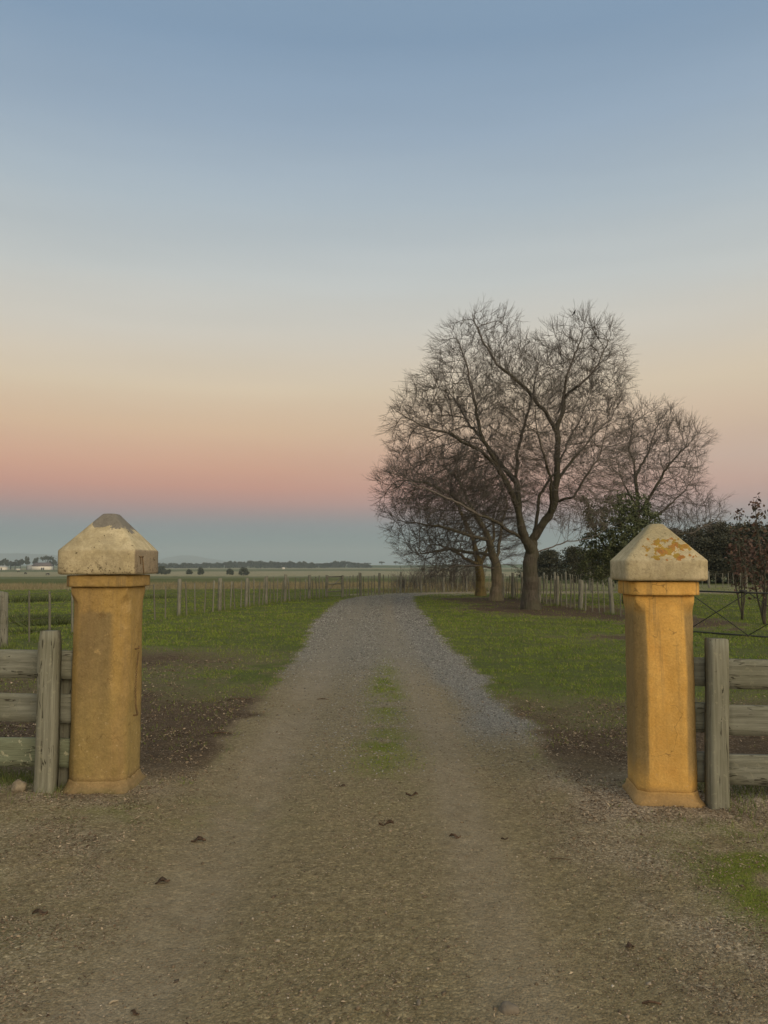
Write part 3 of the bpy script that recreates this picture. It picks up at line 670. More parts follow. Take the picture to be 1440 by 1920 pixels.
def grow(Y, base, limbs, poly_px, n_att, depth, step, infl, kill, seed, iters=140, upb=0.12, rough=0.10, edge_bias=0.5):
    rng = np.random.default_rng(seed)
    toxz = lambda a, c, y=Y: PY(a, c, y)
    poly = [(toxz(a, c).x, toxz(a, c).z) for a, c in poly_px]
    P = np.array(poly); lo = P.min(0); hi = P.max(0)
    A = np.zeros((0, 3))
    while len(A) < n_att:
        k = n_att * 2; x = rng.uniform(lo[0], hi[0], k); z = rng.uniform(lo[1], hi[1], k); y = rng.uniform(-depth, depth, k)
        ok = inpoly(x, z, poly); x, y, z = x[ok], y[ok], z[ok]
        ed = edist(x, z, poly); lim = depth * np.sqrt(np.clip(ed / (depth * 0.8), 0.02, 1))
        q = np.abs(y) / lim; ok = (q < 1) & (rng.random(len(x)) < (1 - edge_bias) + edge_bias * np.maximum(q ** 2, 1 - np.clip(ed / depth, 0, 1)))
        A = np.concatenate([A, np.stack([x, y + Y, z], 1)[ok]])
    A = A[:n_att]
    pos = [np.array(base, float)]; par = [-1]
    for li, L in enumerate(limbs):
        pts = [np.array(tuple(PY(a, c, Y + dy)) if not isinstance(a, str) else 0) for a, c, dy in L]
        if li == 0: cur = 0
        else:
            cur = int(np.argmin(np.linalg.norm(np.array(pos) - pts[0], axis=1)))
        start = 0
        for tgt in pts[start:]:
            while True:
                dv = tgt - pos[cur]; dl = np.linalg.norm(dv)
                if dl < step * 0.8: break
                j = rng.normal(0, 0.10, 3)
                dirv = dv / dl + j; dirv /= np.linalg.norm(dirv)
                pos.append(pos[cur] + dirv * min(step, dl)); par.append(cur); cur = len(pos) - 1
    nd = np.full(len(A), 1e9); ni = np.zeros(len(A), int); act = np.ones(len(A), bool)
    # roots of the trunk do not attract
    new = [i for i in range(len(pos)) if pos[i][2] > base[2] + 1.0]
    nch = {}
    for it in range(iters):
        kd = KDTree(len(new))
        for i in new: kd.insert(Vector(pos[i]), i)
        kd.balance()
        ids = np.nonzero(act)[0]
        for a in ids:
            co, ix, d = kd.find(A[a])
            if d < nd[a]: nd[a] = d; ni[a] = ix
        act &= ~(nd < kill)
        ids = np.nonzero(act & (nd < infl))[0]
        if len(ids) == 0: break
        PP = np.array(pos)
        dv = (A[ids] - PP[ni[ids]]) / nd[ids][:, None]
        acc = {}
        order = np.argsort(ni[ids], kind='stable'); nn = ni[ids][order]; dd = dv[order]
        u, st = np.unique(nn, return_index=True); sm = np.add.reduceat(dd, st, axis=0)
        new = []
        for k, n_ in enumerate(u):
            if nch.get(n_, 0) >= 2: continue
            v = sm[k]; v = v / (np.linalg.norm(v) + 1e-9)
            if par[n_] >= 0:
                pd = PP[n_] - PP[par[n_]]; pd /= np.linalg.norm(pd) + 1e-9
                v = v + 1.0 * pd
            v = v + rng.normal(0, rough, 3) + np.array([0, 0, upb]); v /= np.linalg.norm(v)
            pos.append(PP[n_] + v * step); par.append(int(n_)); new.append(len(pos) - 1); nch[n_] = nch.get(n_, 0) + 1
        if not new: break
    return np.array(pos), np.array(par), rng
def radii(pos, par, rtip, rbase):
    lo, hi = 1.6, 4.0
    for _ in range(12):
        e_ = (lo + hi) / 2; r = radii_(pos, par, rtip, e_)
        if r[0] > rbase: lo = e_
        else: hi = e_
    return r
def radii_(pos, par, rtip, expo):
    n = len(pos); ch = np.bincount(par[par >= 0], minlength=n); r = np.where(ch == 0, rtip ** expo, 0.0)
    for i in range(n - 1, 0, -1): r[par[i]] += max(r[i], rtip ** expo)
    return r ** (1 / expo)
def tubes(pos, par, rad, sel, sides, jag=0.0, seed=0):
    """tapered tubes for the edges whose child index is in sel; connected where chains continue"""
    n = len(pos)
    d = np.zeros((n, 3)); has = par >= 0
    d[has] = pos[has] - pos[par[has]]
    ch_main = np.full(n, -1)
    for i in range(1, n):
        p = par[i]
        if p >= 0 and (ch_main[p] < 0 or rad[i] > rad[ch_main[p]]): ch_main[p] = i
    # ring direction at node: average of incoming and outgoing main
    dn = d / (np.linalg.norm(d, axis=1, keepdims=True) + 1e-9)
    rd_ = dn.copy(); ok = ch_main >= 0; rd_[ok] += dn[ch_main[ok]]
    rd_ /= np.linalg.norm(rd_, axis=1, keepdims=True) + 1e-9
    c = sel; p = par[sel]; main = ch_main[p] == c
    d0 = np.where(main[:, None], rd_[p], dn[c]); d1 = rd_[c]
    r0 = np.where(main, rad[p], np.minimum(rad[c] * 1.25, rad[p])); r1 = rad[c]
    ref = np.array([0.31, 0.93, 0.19]); ref /= np.linalg.norm(ref)
    def frame(D):
        u = np.cross(D, ref); u /= np.linalg.norm(u, axis=1, keepdims=True) + 1e-9; return u, np.cross(D, u)
    ang = np.arange(sides) * 2 * pi / sides
    def ring(C, D, R_, idx):
        u, w = frame(D)
        RR = R_[:, None] * np.ones(sides)
        if jag: RR = RR * (1 + jag * (_h(idx[:, None] * 0 + np.round(C[:, 2] * 1.2)[:, None] * 0 + 3, np.arange(sides)[None, :] * np.ones((len(C), 1)), seed) - 0.5) + jag * (_h(idx[:, None] * np.ones(sides), np.arange(sides)[None, :] * np.ones((len(C), 1)), seed) - .5))
        return C[:, None, :] + u[:, None, :] * (np.cos(ang)[None, :, None] * RR[:, :, None]) + w[:, None, :] * (np.sin(ang)[None, :, None] * RR[:, :, None])
    R0 = ring(pos[p], d0, r0, p); R1 = ring(pos[c], d1, r1, c)
    V = np.concatenate([R0, R1], 1).reshape(-1, 3); m = len(sel)
    b0 = (np.arange(m) * 2 * sides)[:, None]; k = np.arange(sides)[None, :]; k2 = (k + 1) % sides
    Q = np.stack([b0 + k, b0 + k2, b0 + sides + k2, b0 + sides + k], -1).reshape(-1, 4)
    return V, Q
def add_twigs(pos, par, rad, rng, rmax, prob, ln, rtw, droop=0.0, sub=2):
    n = len(pos); cand = np.nonzero((rad < rmax) & (par >= 0))[0]
    cl = fbm(pos[cand, 0] + 3 * pos[cand, 1], pos[cand, 2] + 0.7 * pos[cand, 1], 0.75, 5, 3)
    cnt = rng.poisson(prob * np.clip(1 + (cl - 0.5) * 1.8, 0.5, 1.7)); src = np.repeat(cand, cnt)
    d = pos[src] - pos[par[src]]; d /= np.linalg.norm(d, axis=1, keepdims=True) + 1e-9
    cc = pos.mean(0); ow = pos[src] - cc; ow /= np.linalg.norm(ow, axis=1, keepdims=True) + 1e-9
    v = d * 1.0 + ow * 0.40 + rng.normal(0, 0.30, d.shape) + np.array([0, 0, 0.22 - droop]); v /= np.linalg.norm(v, axis=1, keepdims=True)
    L = rng.uniform(0.5, 1.0, len(src)) * ln
    P = [pos]; PA = [par]; R = [rad]; cur = src; base = n; cp = pos[src]
    for s in range(3):
        v = v + rng.normal(0, 0.07, v.shape) + np.array([0, 0, 0.06]); v /= np.linalg.norm(v, axis=1, keepdims=True)
        npos = cp + v * (L / 3)[:, None]
        P.append(npos); PA.append(cur); R.append(np.full(len(src), rtw * (1 - 0.22 * s)))
        cur = base + np.arange(len(src)); base += len(src); cp = npos
        if s < 2 and sub:
            w = v + rng.normal(0, 0.42, v.shape); w /= np.linalg.norm(w, axis=1, keepdims=True)
            keep = rng.random(len(src)) < 0.75
            P.append(cp[keep] + w[keep] * (L[keep] * rng.uniform(.25, .5, keep.sum()))[:, None]); PA.append(cur[keep]); R.append(np.full(keep.sum(), rtw * 0.65)); base += keep.sum()
    return np.concatenate(P), np.concatenate(PA), np.concatenate(R)
def tree_meshes(root, pos, par, rad, m_trunk, m_twig, thick=0.045, flare_z=0.7):
    O = np.array(root.location); pos = pos.copy(); rad = rad.copy()
    z0 = pos[0, 2]; pos[0, 2] -= 0.25
    main = {}
    for i in range(1, len(pos)):
        p = par[i]
        if p >= 0 and (p not in main or rad[i] > rad[main[p]]): main[p] = i
    for i in range(1, len(pos)):
        p = par[i]
        if main.get(p) == i and rad[p] > 0.07: rad[i] = max(rad[i], rad[p] * 0.90)
    rad = rad.copy(); fz = np.clip(1 - (pos[:, 2] - z0) / flare_z, 0, 1); th = rad > 0.12
    rad = np.where(th, rad * (1 + 0.35 * np.clip(1 - (pos[:, 2] - z0) / 3.2, 0, 1) + 0.55 * fz ** 2), rad)
    allc = np.nonzero(par >= 0)[0]
    T = allc[rad[allc] >= thick]; M = allc[(rad[allc] < thick) & (rad[allc] >= 0.014)]; S = allc[rad[allc] < 0.014]
    V, Q = tubes(pos, par, rad, T, 12, 0.16, 3); mk('trunk', V - O, [Q], m_trunk, root, True)
    V1, Q1 = tubes(pos, par, rad, M, 5); V2, Q2 = tubes(pos, par, rad, S, 3)
    mk('crown', np.concatenate([V1, V2]) - O, [Q1, Q2 + len(V1)], m_twig, root, True)
B_MAIN = bark('bark_main', (0.042, 0.037, 0.030), (0.092, 0.084, 0.068), 0.4, (0.085, 0.09, 0.055))
B_TWIG = bark('bark_twig', (0.10, 0.09, 0.08), (0.17, 0.155, 0.14))
B_PALE = bark('bark_pale', (0.12, 0.105, 0.075), (0.22, 0.19, 0.14), 0.3)
B_YEL = bark('bark_yellow', (0.08, 0.065, 0.035), (0.16, 0.125, 0.055), 0.5, (0.19, 0.155, 0.055))

# --- the big bare tree
Y = 27.2; base = G(997, 1142); Y = base.y
A_poly = [(722, 905), (732, 865), (718, 778), (750, 735), (803, 684), (812, 648), (835, 614), (868, 602), (895, 592), (936, 590), (962, 606), (990, 640), (1014, 646), (1046, 600), (1088, 590), (1122, 606), (1150, 620), (1160, 660), (1174, 722), (1172, 755), (1190, 830), (1170, 905), (1110, 1000), (1040, 1000), (1000, 960), (950, 1010), (860, 1000), (760, 960)]
A_limbs = [
    [(996, 1090, 0), (994, 1050, 0), (1000, 1012, 0), (1030, 968, -0.3), (1045, 930, -0.5), (1046, 870, -0.6), (1045, 800, -0.6), (1058, 765, -0.5), (1064, 700, -0.3), (1085, 650, 0), (1100, 590, 0.2)],
    [(994, 1040, 0), (978, 990, -0.5), (962, 930, -0.9), (930, 872, -1.2), (904, 815, -1.4), (888, 752, -1.5), (876, 690, -1.3), (856, 628, -1.2)],
    [(1045, 808, -0.6), (1022, 770, -0.9), (996, 742, -1.2), (966, 710, -1.5), (930, 682, -1.4), (905, 640, -1.2), (885, 590, -1)],
    [(975, 985, -0.5), (968, 900, 0.6), (970, 840, 1.2), (985, 790, 1.6), (1000, 740, 1.9), (1010, 670, 2.1)],
    [(1000, 1035, 0), (1030, 1028, 0.2), (1065, 1014, 0.5), (1110, 1010, 0.8), (1150, 985, 1.2)],
    [(930, 872, -1.2), (890, 838, -1.7), (840, 812, -2.0), (790, 796, -2.2), (745, 772, -2.2)],
    [(985, 1015, 0), (940, 985, -1.0), (890, 960, -1.8), (830, 930, -2.4), (770, 905, -2.6), (735, 885, -2.6)],
    [(1046, 900, -0.6), (1075, 860, 0.2), (1110, 820, 0.8), (1150, 780, 1.2), (1170, 740, 1.4)],
    [(1046, 940, -0.4), (1080, 930, -1.2), (1100, 890, -1.7), (1130, 850, -2.0)],
    [(1000, 1000, 0.2), (1010, 930, 1.2), (1050, 870, 2.0), (1080, 800, 2.4), (1110, 720, 2.5)],
    [(1062, 740, -0.5), (1090, 720, -1.2), (1125, 680, -1.5), (1145, 630, -1.5)],
    [(970, 900, 0.6), (930, 860, 1.8), (880, 800, 2.6), (840, 730, 2.8)],
    [(1030, 968, -.3), (1035, 900, -1.5), (1020, 850, -2.2), (1005, 800, -2.5)],
]
import time; T0 = time.time()
pos, par, rng = grow(Y, base, A_limbs, A_poly, 11000, 4.3, 0.17, 2.2, 0.25, 11)
rad = radii(pos, par, 0.0050, 0.225)
print('main tree nodes', len(pos), 'rmax', rad[0], time.time() - T0)
tA = empty('bare_tree', base, 'tallest bare tree with a thick forked trunk beside the drive', 'tree', 'bare winter trees by the drive')
pos, par, rad = add_twigs(pos, par, rad, rng, 0.012, 1.9, 0.70, 0.0043)
tree_meshes(tA, pos, par, rad * 1.0, B_MAIN, B_TWIG)
tm = np.nonzero((rad >= 0.0049) & (np.abs(pos[:, 0] - PY(1062, 565, Y).x) < 0.35))[0]; topnode = pos[tm[np.argmax(pos[tm, 2])]]

# --- second tree, pale split trunk, low spreading crown
base = G(930, 1126); Yb = base.y
B_poly = [(697, 905), (735, 860), (800, 838), (880, 830), (960, 860), (1000, 930), (990, 1020), (960, 1065), (905, 1078), (850, 1092), (790, 1088), (742, 1040), (715, 985)]
B_limbs = [[(932, 1090, 0), (928, 1050, 0), (915, 1000, 0), (890, 960, -.3), (850, 930, -.6), (800, 905, -.8), (745, 900, -.9)],
           [(928, 1060, 0), (940, 1000, .5), (950, 940, .8), (930, 880, 1)],
           [(915, 1010, 0), (870, 1000, -1.2), (820, 985, -2), (760, 980, -2.2), (720, 960, -2.2)],
           [(925, 1040, 0), (880, 1035, 1), (830, 1030, 1.6), (780, 1040, 2)],
           [(890, 960, -.3), (860, 900, .8), (830, 870, 1.4)],
           [(930, 1070, 0), (900, 1060, -1.2), (860, 1060, -2), (820, 1070, -2.4)]]
pos, par, rng = grow(Yb, base, B_limbs, B_poly, 6500, 4.0, 0.2, 2.4, 0.29, 23, upb=0.03)
rad = radii(pos, par, 0.0055, 0.20)
pos, par, rad = add_twigs(pos, par, rad, rng, 0.016, 2.0, 0.7, 0.0046)
tB = empty('bare_tree', base, 'bare tree with a pale split trunk just left of the tallest one', 'tree', 'bare winter trees by the drive')
tree_meshes(tB, pos, par, rad, B_PALE, B_TWIG)
base = G(901, 1117); Yc = base.y
C_poly = [(770, 930), (830, 880), (900, 860), (960, 900), (970, 990), (950, 1060), (880, 1075), (800, 1085), (760, 1020)]
C_limbs = [[(902, 1085, 0), (898, 1050, 0), (885, 1000, 0), (860, 950, 0), (840, 910, 0)], [(900, 1060, 0), (925, 1010, .6), (930, 950, .8)], [(898, 1060, 0), (860, 1040, -1), (820, 1020, -1.5)]]
pos, par, rng = grow(Yc, base, C_limbs, C_poly, 2200, 3.5, 0.25, 2.8, 0.36, 29, upb=0.03)
rad = radii(pos, par, 0.008, 0.18); pos, par, rad = add_twigs(pos, par, rad, rng, 0.02, 1.5, 0.7, 0.0065)
tC = empty('bare_tree', base, 'bare tree with a yellow lichened trunk, farthest left of the group', 'tree', 'bare winter trees by the drive')
tree_meshes(tC, pos, par, rad, B_YEL, B_TWIG)
# --- bare tree behind the evergreen on the right
base = G(1192, 1112); Yd = base.y
D_poly = [(1128, 860), (1150, 790), (1185, 752), (1222, 748), (1268, 772), (1306, 800), (1332, 824), (1312, 868), (1318, 925), (1352, 940), (1362, 985), (1300, 1004), (1240, 1006), (1170, 1000), (1125, 930)]
D_limbs = [[(1192, 1060, 0), (1190, 1010, 0), (1196, 960, 0), (1190, 900, 0), (1180, 840, 0), (1188, 790, 0)],
           [(1195, 970, 0), (1225, 920, -.6), (1255, 870, -.8), (1290, 835, -1)], [(1194, 1000, 0), (1240, 960, .8), (1285, 920, 1.4), (1310, 880, 1.6)],
           [(1192, 1030, 0), (1240, 1010, -.4), (1300, 998, -.8), (1345, 975, -1)], [(1190, 900, 0), (1215, 850, 1.2), (1235, 790, 1.6)], [(1196, 950, 0), (1165, 900, -1), (1150, 850, -1.4)]]
pos, par, rng = grow(Yd, base, D_limbs, D_poly, 4500, 4.0, 0.22, 2.4, 0.28, 31)
rad = radii(pos, par, 0.0065, 0.17); pos, par, rad = add_twigs(pos, par, rad, rng, 0.016, 1.6, 0.8, 0.0055)
tD = empty('bare_tree', base, 'bare spreading tree behind the evergreen and the orange pillar', 'tree', 'bare winter trees by the drive')
tree_meshes(tD, pos, par, rad, B_MAIN, B_TWIG)
print('bare trees', time.time() - T0)

# --- leaves
def leafmat(name, c1, c2, c3=None, rough=0.7):
    m, t, b = mat(name); b.inputs['Roughness'].default_value = rough
    r = attr(t, 'rnd')
    base = mix(t, r, c1, c2)
    if c3: base = mix(t, ramp(t, noise_(t, 0.8, 3), [(0.5, 0), (0.6, 1)]), base, c3)
    t.links.new(base, b.inputs['Base Color'])
    return m
def leaves(name, C, size, mt, parent, rng, elong=1.5, flat=0.0, origin=(0, 0, 0)):
    """one 4-vertex pointed leaf per centre"""
    n = len(C); d = rng.normal(0, 1, (n, 3)); d[:, 2] *= (1 - flat * 0.5); d /= np.linalg.norm(d, axis=1, keepdims=True)
    u = rng.normal(0, 1, (n, 3)); u -= d * (u * d).sum(1, keepdims=True); u /= np.linalg.norm(u, axis=1, keepdims=True)
    s = size * rng.uniform(0.6, 1.3, (n, 1))
    a = C - d * s * elong / 2; c = C + d * s * elong / 2; b1 = C + u * s / 2; b2 = C - u * s / 2
    V = np.stack([a, b1, c, b2], 1).reshape(-1, 3) - np.array(origin)
    Q = np.arange(n * 4).reshape(-1, 4)
    return mk(name, V, [Q], mt, parent, attrs={'rnd': np.repeat(rng.random(n), 4)})
L_EVER = leafmat('evergreen_leaf', (0.05, 0.068, 0.032), (0.135, 0.16, 0.085)); L_PINE = leafmat('conifer_leaf', (0.030, 0.036, 0.024), (0.085, 0.085, 0.055)); L_GUM = leafmat('far_tree_leaf', (0.03, 0.04, 0.025), (0.075, 0.085, 0.05))
L_RED = leafmat('russet_leaf', (0.075, 0.045, 0.035), (0.14, 0.095, 0.075), (0.06, 0.06, 0.035)); L_RUSH = leafmat('rush', (0.04, 0.055, 0.02), (0.075, 0.09, 0.035))
base = PY(1172, 1118, 31.0); base.z = Hs(base.x, base.y); Ye = base.y
E_poly = [(1088, 930), (1112, 950), (1128, 938), (1150, 915), (1172, 930), (1190, 918), (1222, 950), (1252, 985), (1262, 1040), (1245, 1098), (1175, 1100), (1112, 1098), (1078, 1075), (1086, 1030), (1098, 985)]
E_limbs = [[(1172, 1080, 0), (1170, 1040, 0), (1165, 990, 0), (1160, 940, 0)], [(1171, 1060, 0), (1130, 1020, -.4), (1105, 985, -.5), (1093, 938, -.5)], [(1170, 1030, 0), (1200, 990, .3), (1215, 955, .4)]]
pos, par, rng = grow(Ye, base, E_limbs, E_poly, 1500, 1.7, 0.12, 1.8, 0.2, 41, edge_bias=0.3)
rad = radii(pos, par, 0.006, 0.10)
tE = empty('evergreen_tree', base, 'dark green leafy evergreen tree beside the orange pillar cap', 'tree')
Oe = np.array(base); T = np.nonzero(par >= 0)[0]; V, Q = tubes(pos, par, rad, T, 6); mk('trunk', V - Oe, [Q], B_MAIN, tE, True)
src = np.nonzero(rad < 0.02)[0]; cl = pos[rng.choice(src, int(len(src) * 0.75), replace=False)]
C = np.repeat(cl, 17, 0) + rng.normal(0, 0.075, (len(cl) * 17, 3)); C = C[rng.random(len(C)) < 0.97]
leaves('crown', C, 0.062, L_EVER, tE, rng, 1.5, origin=Oe)
print('evergreen', len(C), time.time() - T0)

# --- conifers and far trees from leaf clumps
def clump_tree(rng, h, w, kind, nl, size):
    C = []
    if kind == 'conifer':
        k = 60
        for i in range(k):
            z = h * (0.12 + 0.88 * (i / k)); f = (1 - (i / k) ** 1.6) * w / 2 + 0.15
            a = rng.uniform(0, 2 * pi); r = f * rng.uniform(0.4, 1.0); c = np.array([r * cos(a), r * sin(a), z])
            m = nl // k; q = rng.normal(0, 1, (m, 3)) * np.array([w * 0.11, w * 0.11, h * 0.035]); q[:, 2] -= 0.15 * np.abs(q[:, 0])
            C.append(c + q)
    elif kind == 'gum':
        k = 16
        for i in range(k):
            a = rng.uniform(0, 2 * pi); r = w / 2 * sqrt(rng.random()) * 0.8; z = h * (0.45 + 0.5 * rng.random() * (1 - (r / (w / 2)) ** 2 * 0.6))
            m = nl // k; q = rng.normal(0, 1, (m, 3)); q /= np.linalg.norm(q, axis=1, keepdims=True); q *= rng.uniform(.5, 1, (m, 1)) * np.array([w * 0.17, w * 0.17, h * 0.11]); C.append(np.array([r * cos(a), r * sin(a), z]) + q)
    elif kind == 'umbrella':
        k = 16
        for i in range(k):
            a = rng.uniform(0, 2 * pi); r = w / 2 * sqrt(rng.random()); z = h * (0.86 - 0.12 * (r / (w / 2)) ** 2 + rng.uniform(-.04, .04))
            m = nl // k; C.append(np.array([r * cos(a), r * sin(a), z]) + rng.normal(0, 1, (m, 3)) * np.array([w * 0.10, w * 0.10, h * 0.045]))
    else:
        k = 22
        for i in range(k):
            v = rng.normal(0, 1, 3); v /= np.linalg.norm(v); v[2] = abs(v[2]) * 1.0
            c = v * np.array([w / 2 * .66, w / 2 * .66, h * 0.66]) + np.array([0, 0, h * 0.14])
            m = nl // k; q = rng.normal(0, 1, (m, 3)); q /= np.linalg.norm(q, axis=1, keepdims=True)
            C.append(c + q * rng.uniform(.4, 1, (m, 1)) * np.array([w * 0.2, w * .2, h * .2]))
    return np.concatenate(C)
PROTO = {}
def clump_mesh(kind, v, h, w, nl, size, mt):
    key = (kind, v)
    if key not in PROTO:
        rng = np.random.default_rng(hash_(kind) + v * 17)
        C = clump_tree(rng, h, w, kind, nl, size); C[:, 2] = np.maximum(C[:, 2], 0.05)
        o = leaves('crown', C, size, mt, None, rng, 1.3); me = o.data; bpy.data.objects.remove(o)
        mb = MB(); hh = h * (0.85 if kind != 'bush' else 0.5); mb.tube([(0, 0, -0.3), (0.02 * w, 0, hh * 0.5), (0, 0.02 * w, hh)], [w * 0.05, w * 0.035, w * 0.012], 7)
        if kind in ('gum', 'umbrella'):
            for k in range(5):
                a = k * 1.26 + v; mb.tube([(0.01 * w, 0, h * 0.35), (cos(a) * w * .2, sin(a) * w * .2, h * .6), (cos(a) * w * .33, sin(a) * w * .33, h * .8)], [w * .025, w * .016, w * .006], 5)
        t_ = mb.build('trunk', B_MAIN); mt_ = t_.data; bpy.data.objects.remove(t_); PROTO[key] = (me, mt_, h, w)
    return PROTO[key]
def hash_(s): return sum(ord(c) * (i + 3) for i, c in enumerate(s))
def place_tree(name, kind, v, spec, loc, h, w, label, cat, group, rz=None):
    me, mt_, h0, w0 = clump_mesh(kind, v, *spec)
    root = empty(name, loc, label, cat, group, random.uniform(0, 6) if rz is None else rz); 
    for nm, d in (('crown', me), ('trunk', mt_)):
        o = bpy.data.objects.new(nm, d); COL.objects.link(o); o.parent = root; o.scale = (w / w0, w / w0, h / h0)
    return root
SP_CON = (6.0, 5.0, 9000, 0.17, L_PINE)
# dark conifers at the right edge, behind the paddock
cons = [(1302, 998, 78, 2.9), (1345, 988, 74, 4.4), (1378, 996, 80, 4.2), (1405, 990, 76, 4.8), (1448, 996, 78, 5.0), (1495, 985, 80, 5.0), (1545, 992, 78, 5.0), (1262, 1000, 84, 4.6), (1222, 1012, 88, 4.2),
        (1075, 1034, 72, 3.4), (1030, 1038, 90, 4.4), (1005, 1046, 96, 4.0), (1108, 1040, 76, 3.4), (1150, 1030, 80, 4), (1322, 1018, 70, 3.4), (1365, 1012, 69, 3.6), (1425, 1016, 70, 3.6)]
for i, (px, py, yy, w) in enumerate(cons):
    p = PY(px, py, yy); z0 = Hs(p.x, yy)
    right = px > 1200
    place_tree('conifer_tree', 'conifer', i % 3, SP_CON, (p.x, yy, z0), p.z - z0 + 0.35, w * (1.2 if right else 1), 'dark conifer in the dense belt beyond the right paddock' if right else 'dark low conifer seen between the big trunk and the evergreen', 'tree', 'dark conifers beyond the paddock' if right else 'dark conifers behind the big tree')

SP_GUM = (11.0, 11.0, 900, 0.9, L_GUM); SP_UMB = (11, 11, 800, 0.8, L_GUM); SP_BUSH = (4.5, 6.0, 1600, 0.42, L_GUM)
# tree line on the horizon
rr = random.Random(5)
def onray(px, D): x = (px - 720) / F * D; return Vector((x, D, Hs(x, D)))
lst = []
for k in range(64):
    px = 298 + 392 * (k + rr.uniform(-.4, .4)) / 63
    topy = np.interp(px, [298, 330, 400, 430, 470, 560, 600, 640, 690], [1054, 1056, 1054, 1052, 1051, 1052, 1055, 1050, 1056]) + rr.uniform(-1, 2.2)
    lst.append((px, topy, rr.uniform(1350, 1560)))
for k, (px, ty, D) in enumerate(lst):
    p = onray(px, D); hh = (1058 - ty) / F * D + CAMH - p.z
    place_tree('gum_tree', 'gum' if k % 4 == 0 else 'bush', k % 4, SP_GUM if k % 4 == 0 else SP_BUSH, p, hh, rr.uniform(13, 22), 'grey green tree in the long tree line on the horizon', 'tree', 'trees in the horizon tree line')
for k, (px, ty) in enumerate([(716, 1057.5), (742, 1057), (750, 1059), (766, 1057.2), (772, 1058.5), (782, 1058.0), (690, 1060)]):
    D = 1620; p = onray(px, D); p.z = 1; hh = (1058 - ty) / F * D + 6
    place_tree('gum_tree', 'gum', k % 4, SP_GUM, p, hh, rr.uniform(8, 14), 'small dark tree standing on the low green rise', 'tree', 'trees on the green rise')
# trees around the white sheds
for k, (px, ty, D, w, kind) in enumerate([(12, 1047, 1010, 9, 'gum'), (2, 1051, 1040, 9, 'gum'), (22, 1051, 1060, 14, 'gum'), (30, 1050, 1050, 14, 'gum'), (40, 1048, 1045, 12, 'gum'), (52, 1043, 1020, 8, 'gum'), (70, 1044, 1025, 10, 'gum'), (90, 1041, 1030, 13, 'umbrella'), (102, 1048, 1035, 12, 'gum'), (-14, 1049, 1040, 12, 'gum'), (118, 1047, 1040, 12, 'gum'), (135, 1049, 1050, 14, 'gum')]):
    p = onray(px, D); hh = (1058 - ty) / F * D + CAMH - p.z
    lab = {'umbrella': 'flat topped umbrella shaped tree behind the long white shed'}.get(kind, 'rounded tree in the grove around the far white sheds')
    place_tree('gum_tree', kind, k % 4, SP_UMB if kind == 'umbrella' else SP_GUM, p, hh, w, lab, 'tree', 'trees around the white sheds')
# round paddock trees
for k, (px, by, w, h, lab) in enumerate([(303, 1077, 20, 15, 'round paddock tree right beside the left pillar cap'), (317, 1076, 9, 8, 'smallest round paddock tree, just right of the left pillar cap'), (355, 1077, 14, 9, 'left one of the first pair of round paddock trees'),
        (376, 1077.5, 14, 13, 'right, taller one of the first pair of round paddock trees'), (431, 1078, 15, 11, 'left one of the pair of largest round paddock trees'), (457, 1079, 22, 14, 'largest, widest of the round paddock trees')]):
    p = G(px, by); D = p.y
    place_tree('paddock_tree', 'bush', k % 3, SP_BUSH, p, h / F * D * 1.15, w / F * D, lab, 'tree', 'round trees scattered in the paddock')

# ------------------------------------------------------------------ far sheds
m_ww, t, b = mat('white_wall'); t.links.new(mix(t, noise_(t, 0.4), (0.62, 0.60, 0.52), (0.78, 0.76, 0.68)), b.inputs['Base Color'])
m_gw, t, b = mat('grey_wall'); b.inputs['Base Color'].default_value = (0.36, 0.38, 0.38, 1)
m_rf, t, b = mat('dark_roof'); t.links.new(mix(t, noise_(t, 0.5), (0.10, 0.085, 0.085), (0.15, 0.12, 0.12)), b.inputs['Base Color'])
m_op, t, b = mat('shed_opening'); b.inputs['Base Color'].default_value = (0.05, 0.05, 0.05, 1)
def shed(px, D, w, dpt, hw, hr, label, wallm, roofm, doors):
    p = onray(px, D); root = empty('shed', p, label, 'shed', 'far white sheds')
    mb = MB(); mb.box((0, 0, hw / 2 - .5), (w, dpt, hw + 1)); mb.build('wall', wallm, root)
    mb = MB(); o = 0.6; V = [(-w / 2 - o, -dpt / 2 - o, hw), (w / 2 + o, -dpt / 2 - o, hw), (w / 2 + o, dpt / 2 + o, hw), (-w / 2 - o, dpt / 2 + o, hw), (-w / 2 - o + dpt * .2, 0, hw + hr), (w / 2 + o - dpt * .2, 0, hw + hr)]
    mb.add(V, [(0, 1, 5, 4), (2, 3, 4, 5), (0, 4, 3), (1, 2, 5), (3, 2, 1, 0)]); mb.build('roof', roofm, root)
    for x in doors:
        mb = MB(); mb.box((x, -dpt / 2 - 0.05, 1.4), (1.6, 0.2, 2.8)); mb.build('door', m_op, root)
shed(81.5, 985, 22.5, 12, 4.8, 4.6, 'long white shed with a dark roof at the far left', m_ww, m_rf, (1.5, 3.8))
shed(60, 992, 6.0, 9, 5.0, 1.6, 'grey end shed joined to the long white shed', m_gw, m_gw, ())
shed(2, 990, 17, 10, 3.6, 1.8, 'low white shed cut by the left edge of the photo', m_ww, m_gw, (4,))
shed(36, 985, 4.2, 4, 1.5, 0.5, 'tiny white hut between the two white sheds', m_ww, m_gw, ())
p = G(533, 1067.5)
shed(532, 1150, 3.6, 3, 1.6, 1.0, 'tiny white hut below the horizon tree line', m_ww, m_ww, ())

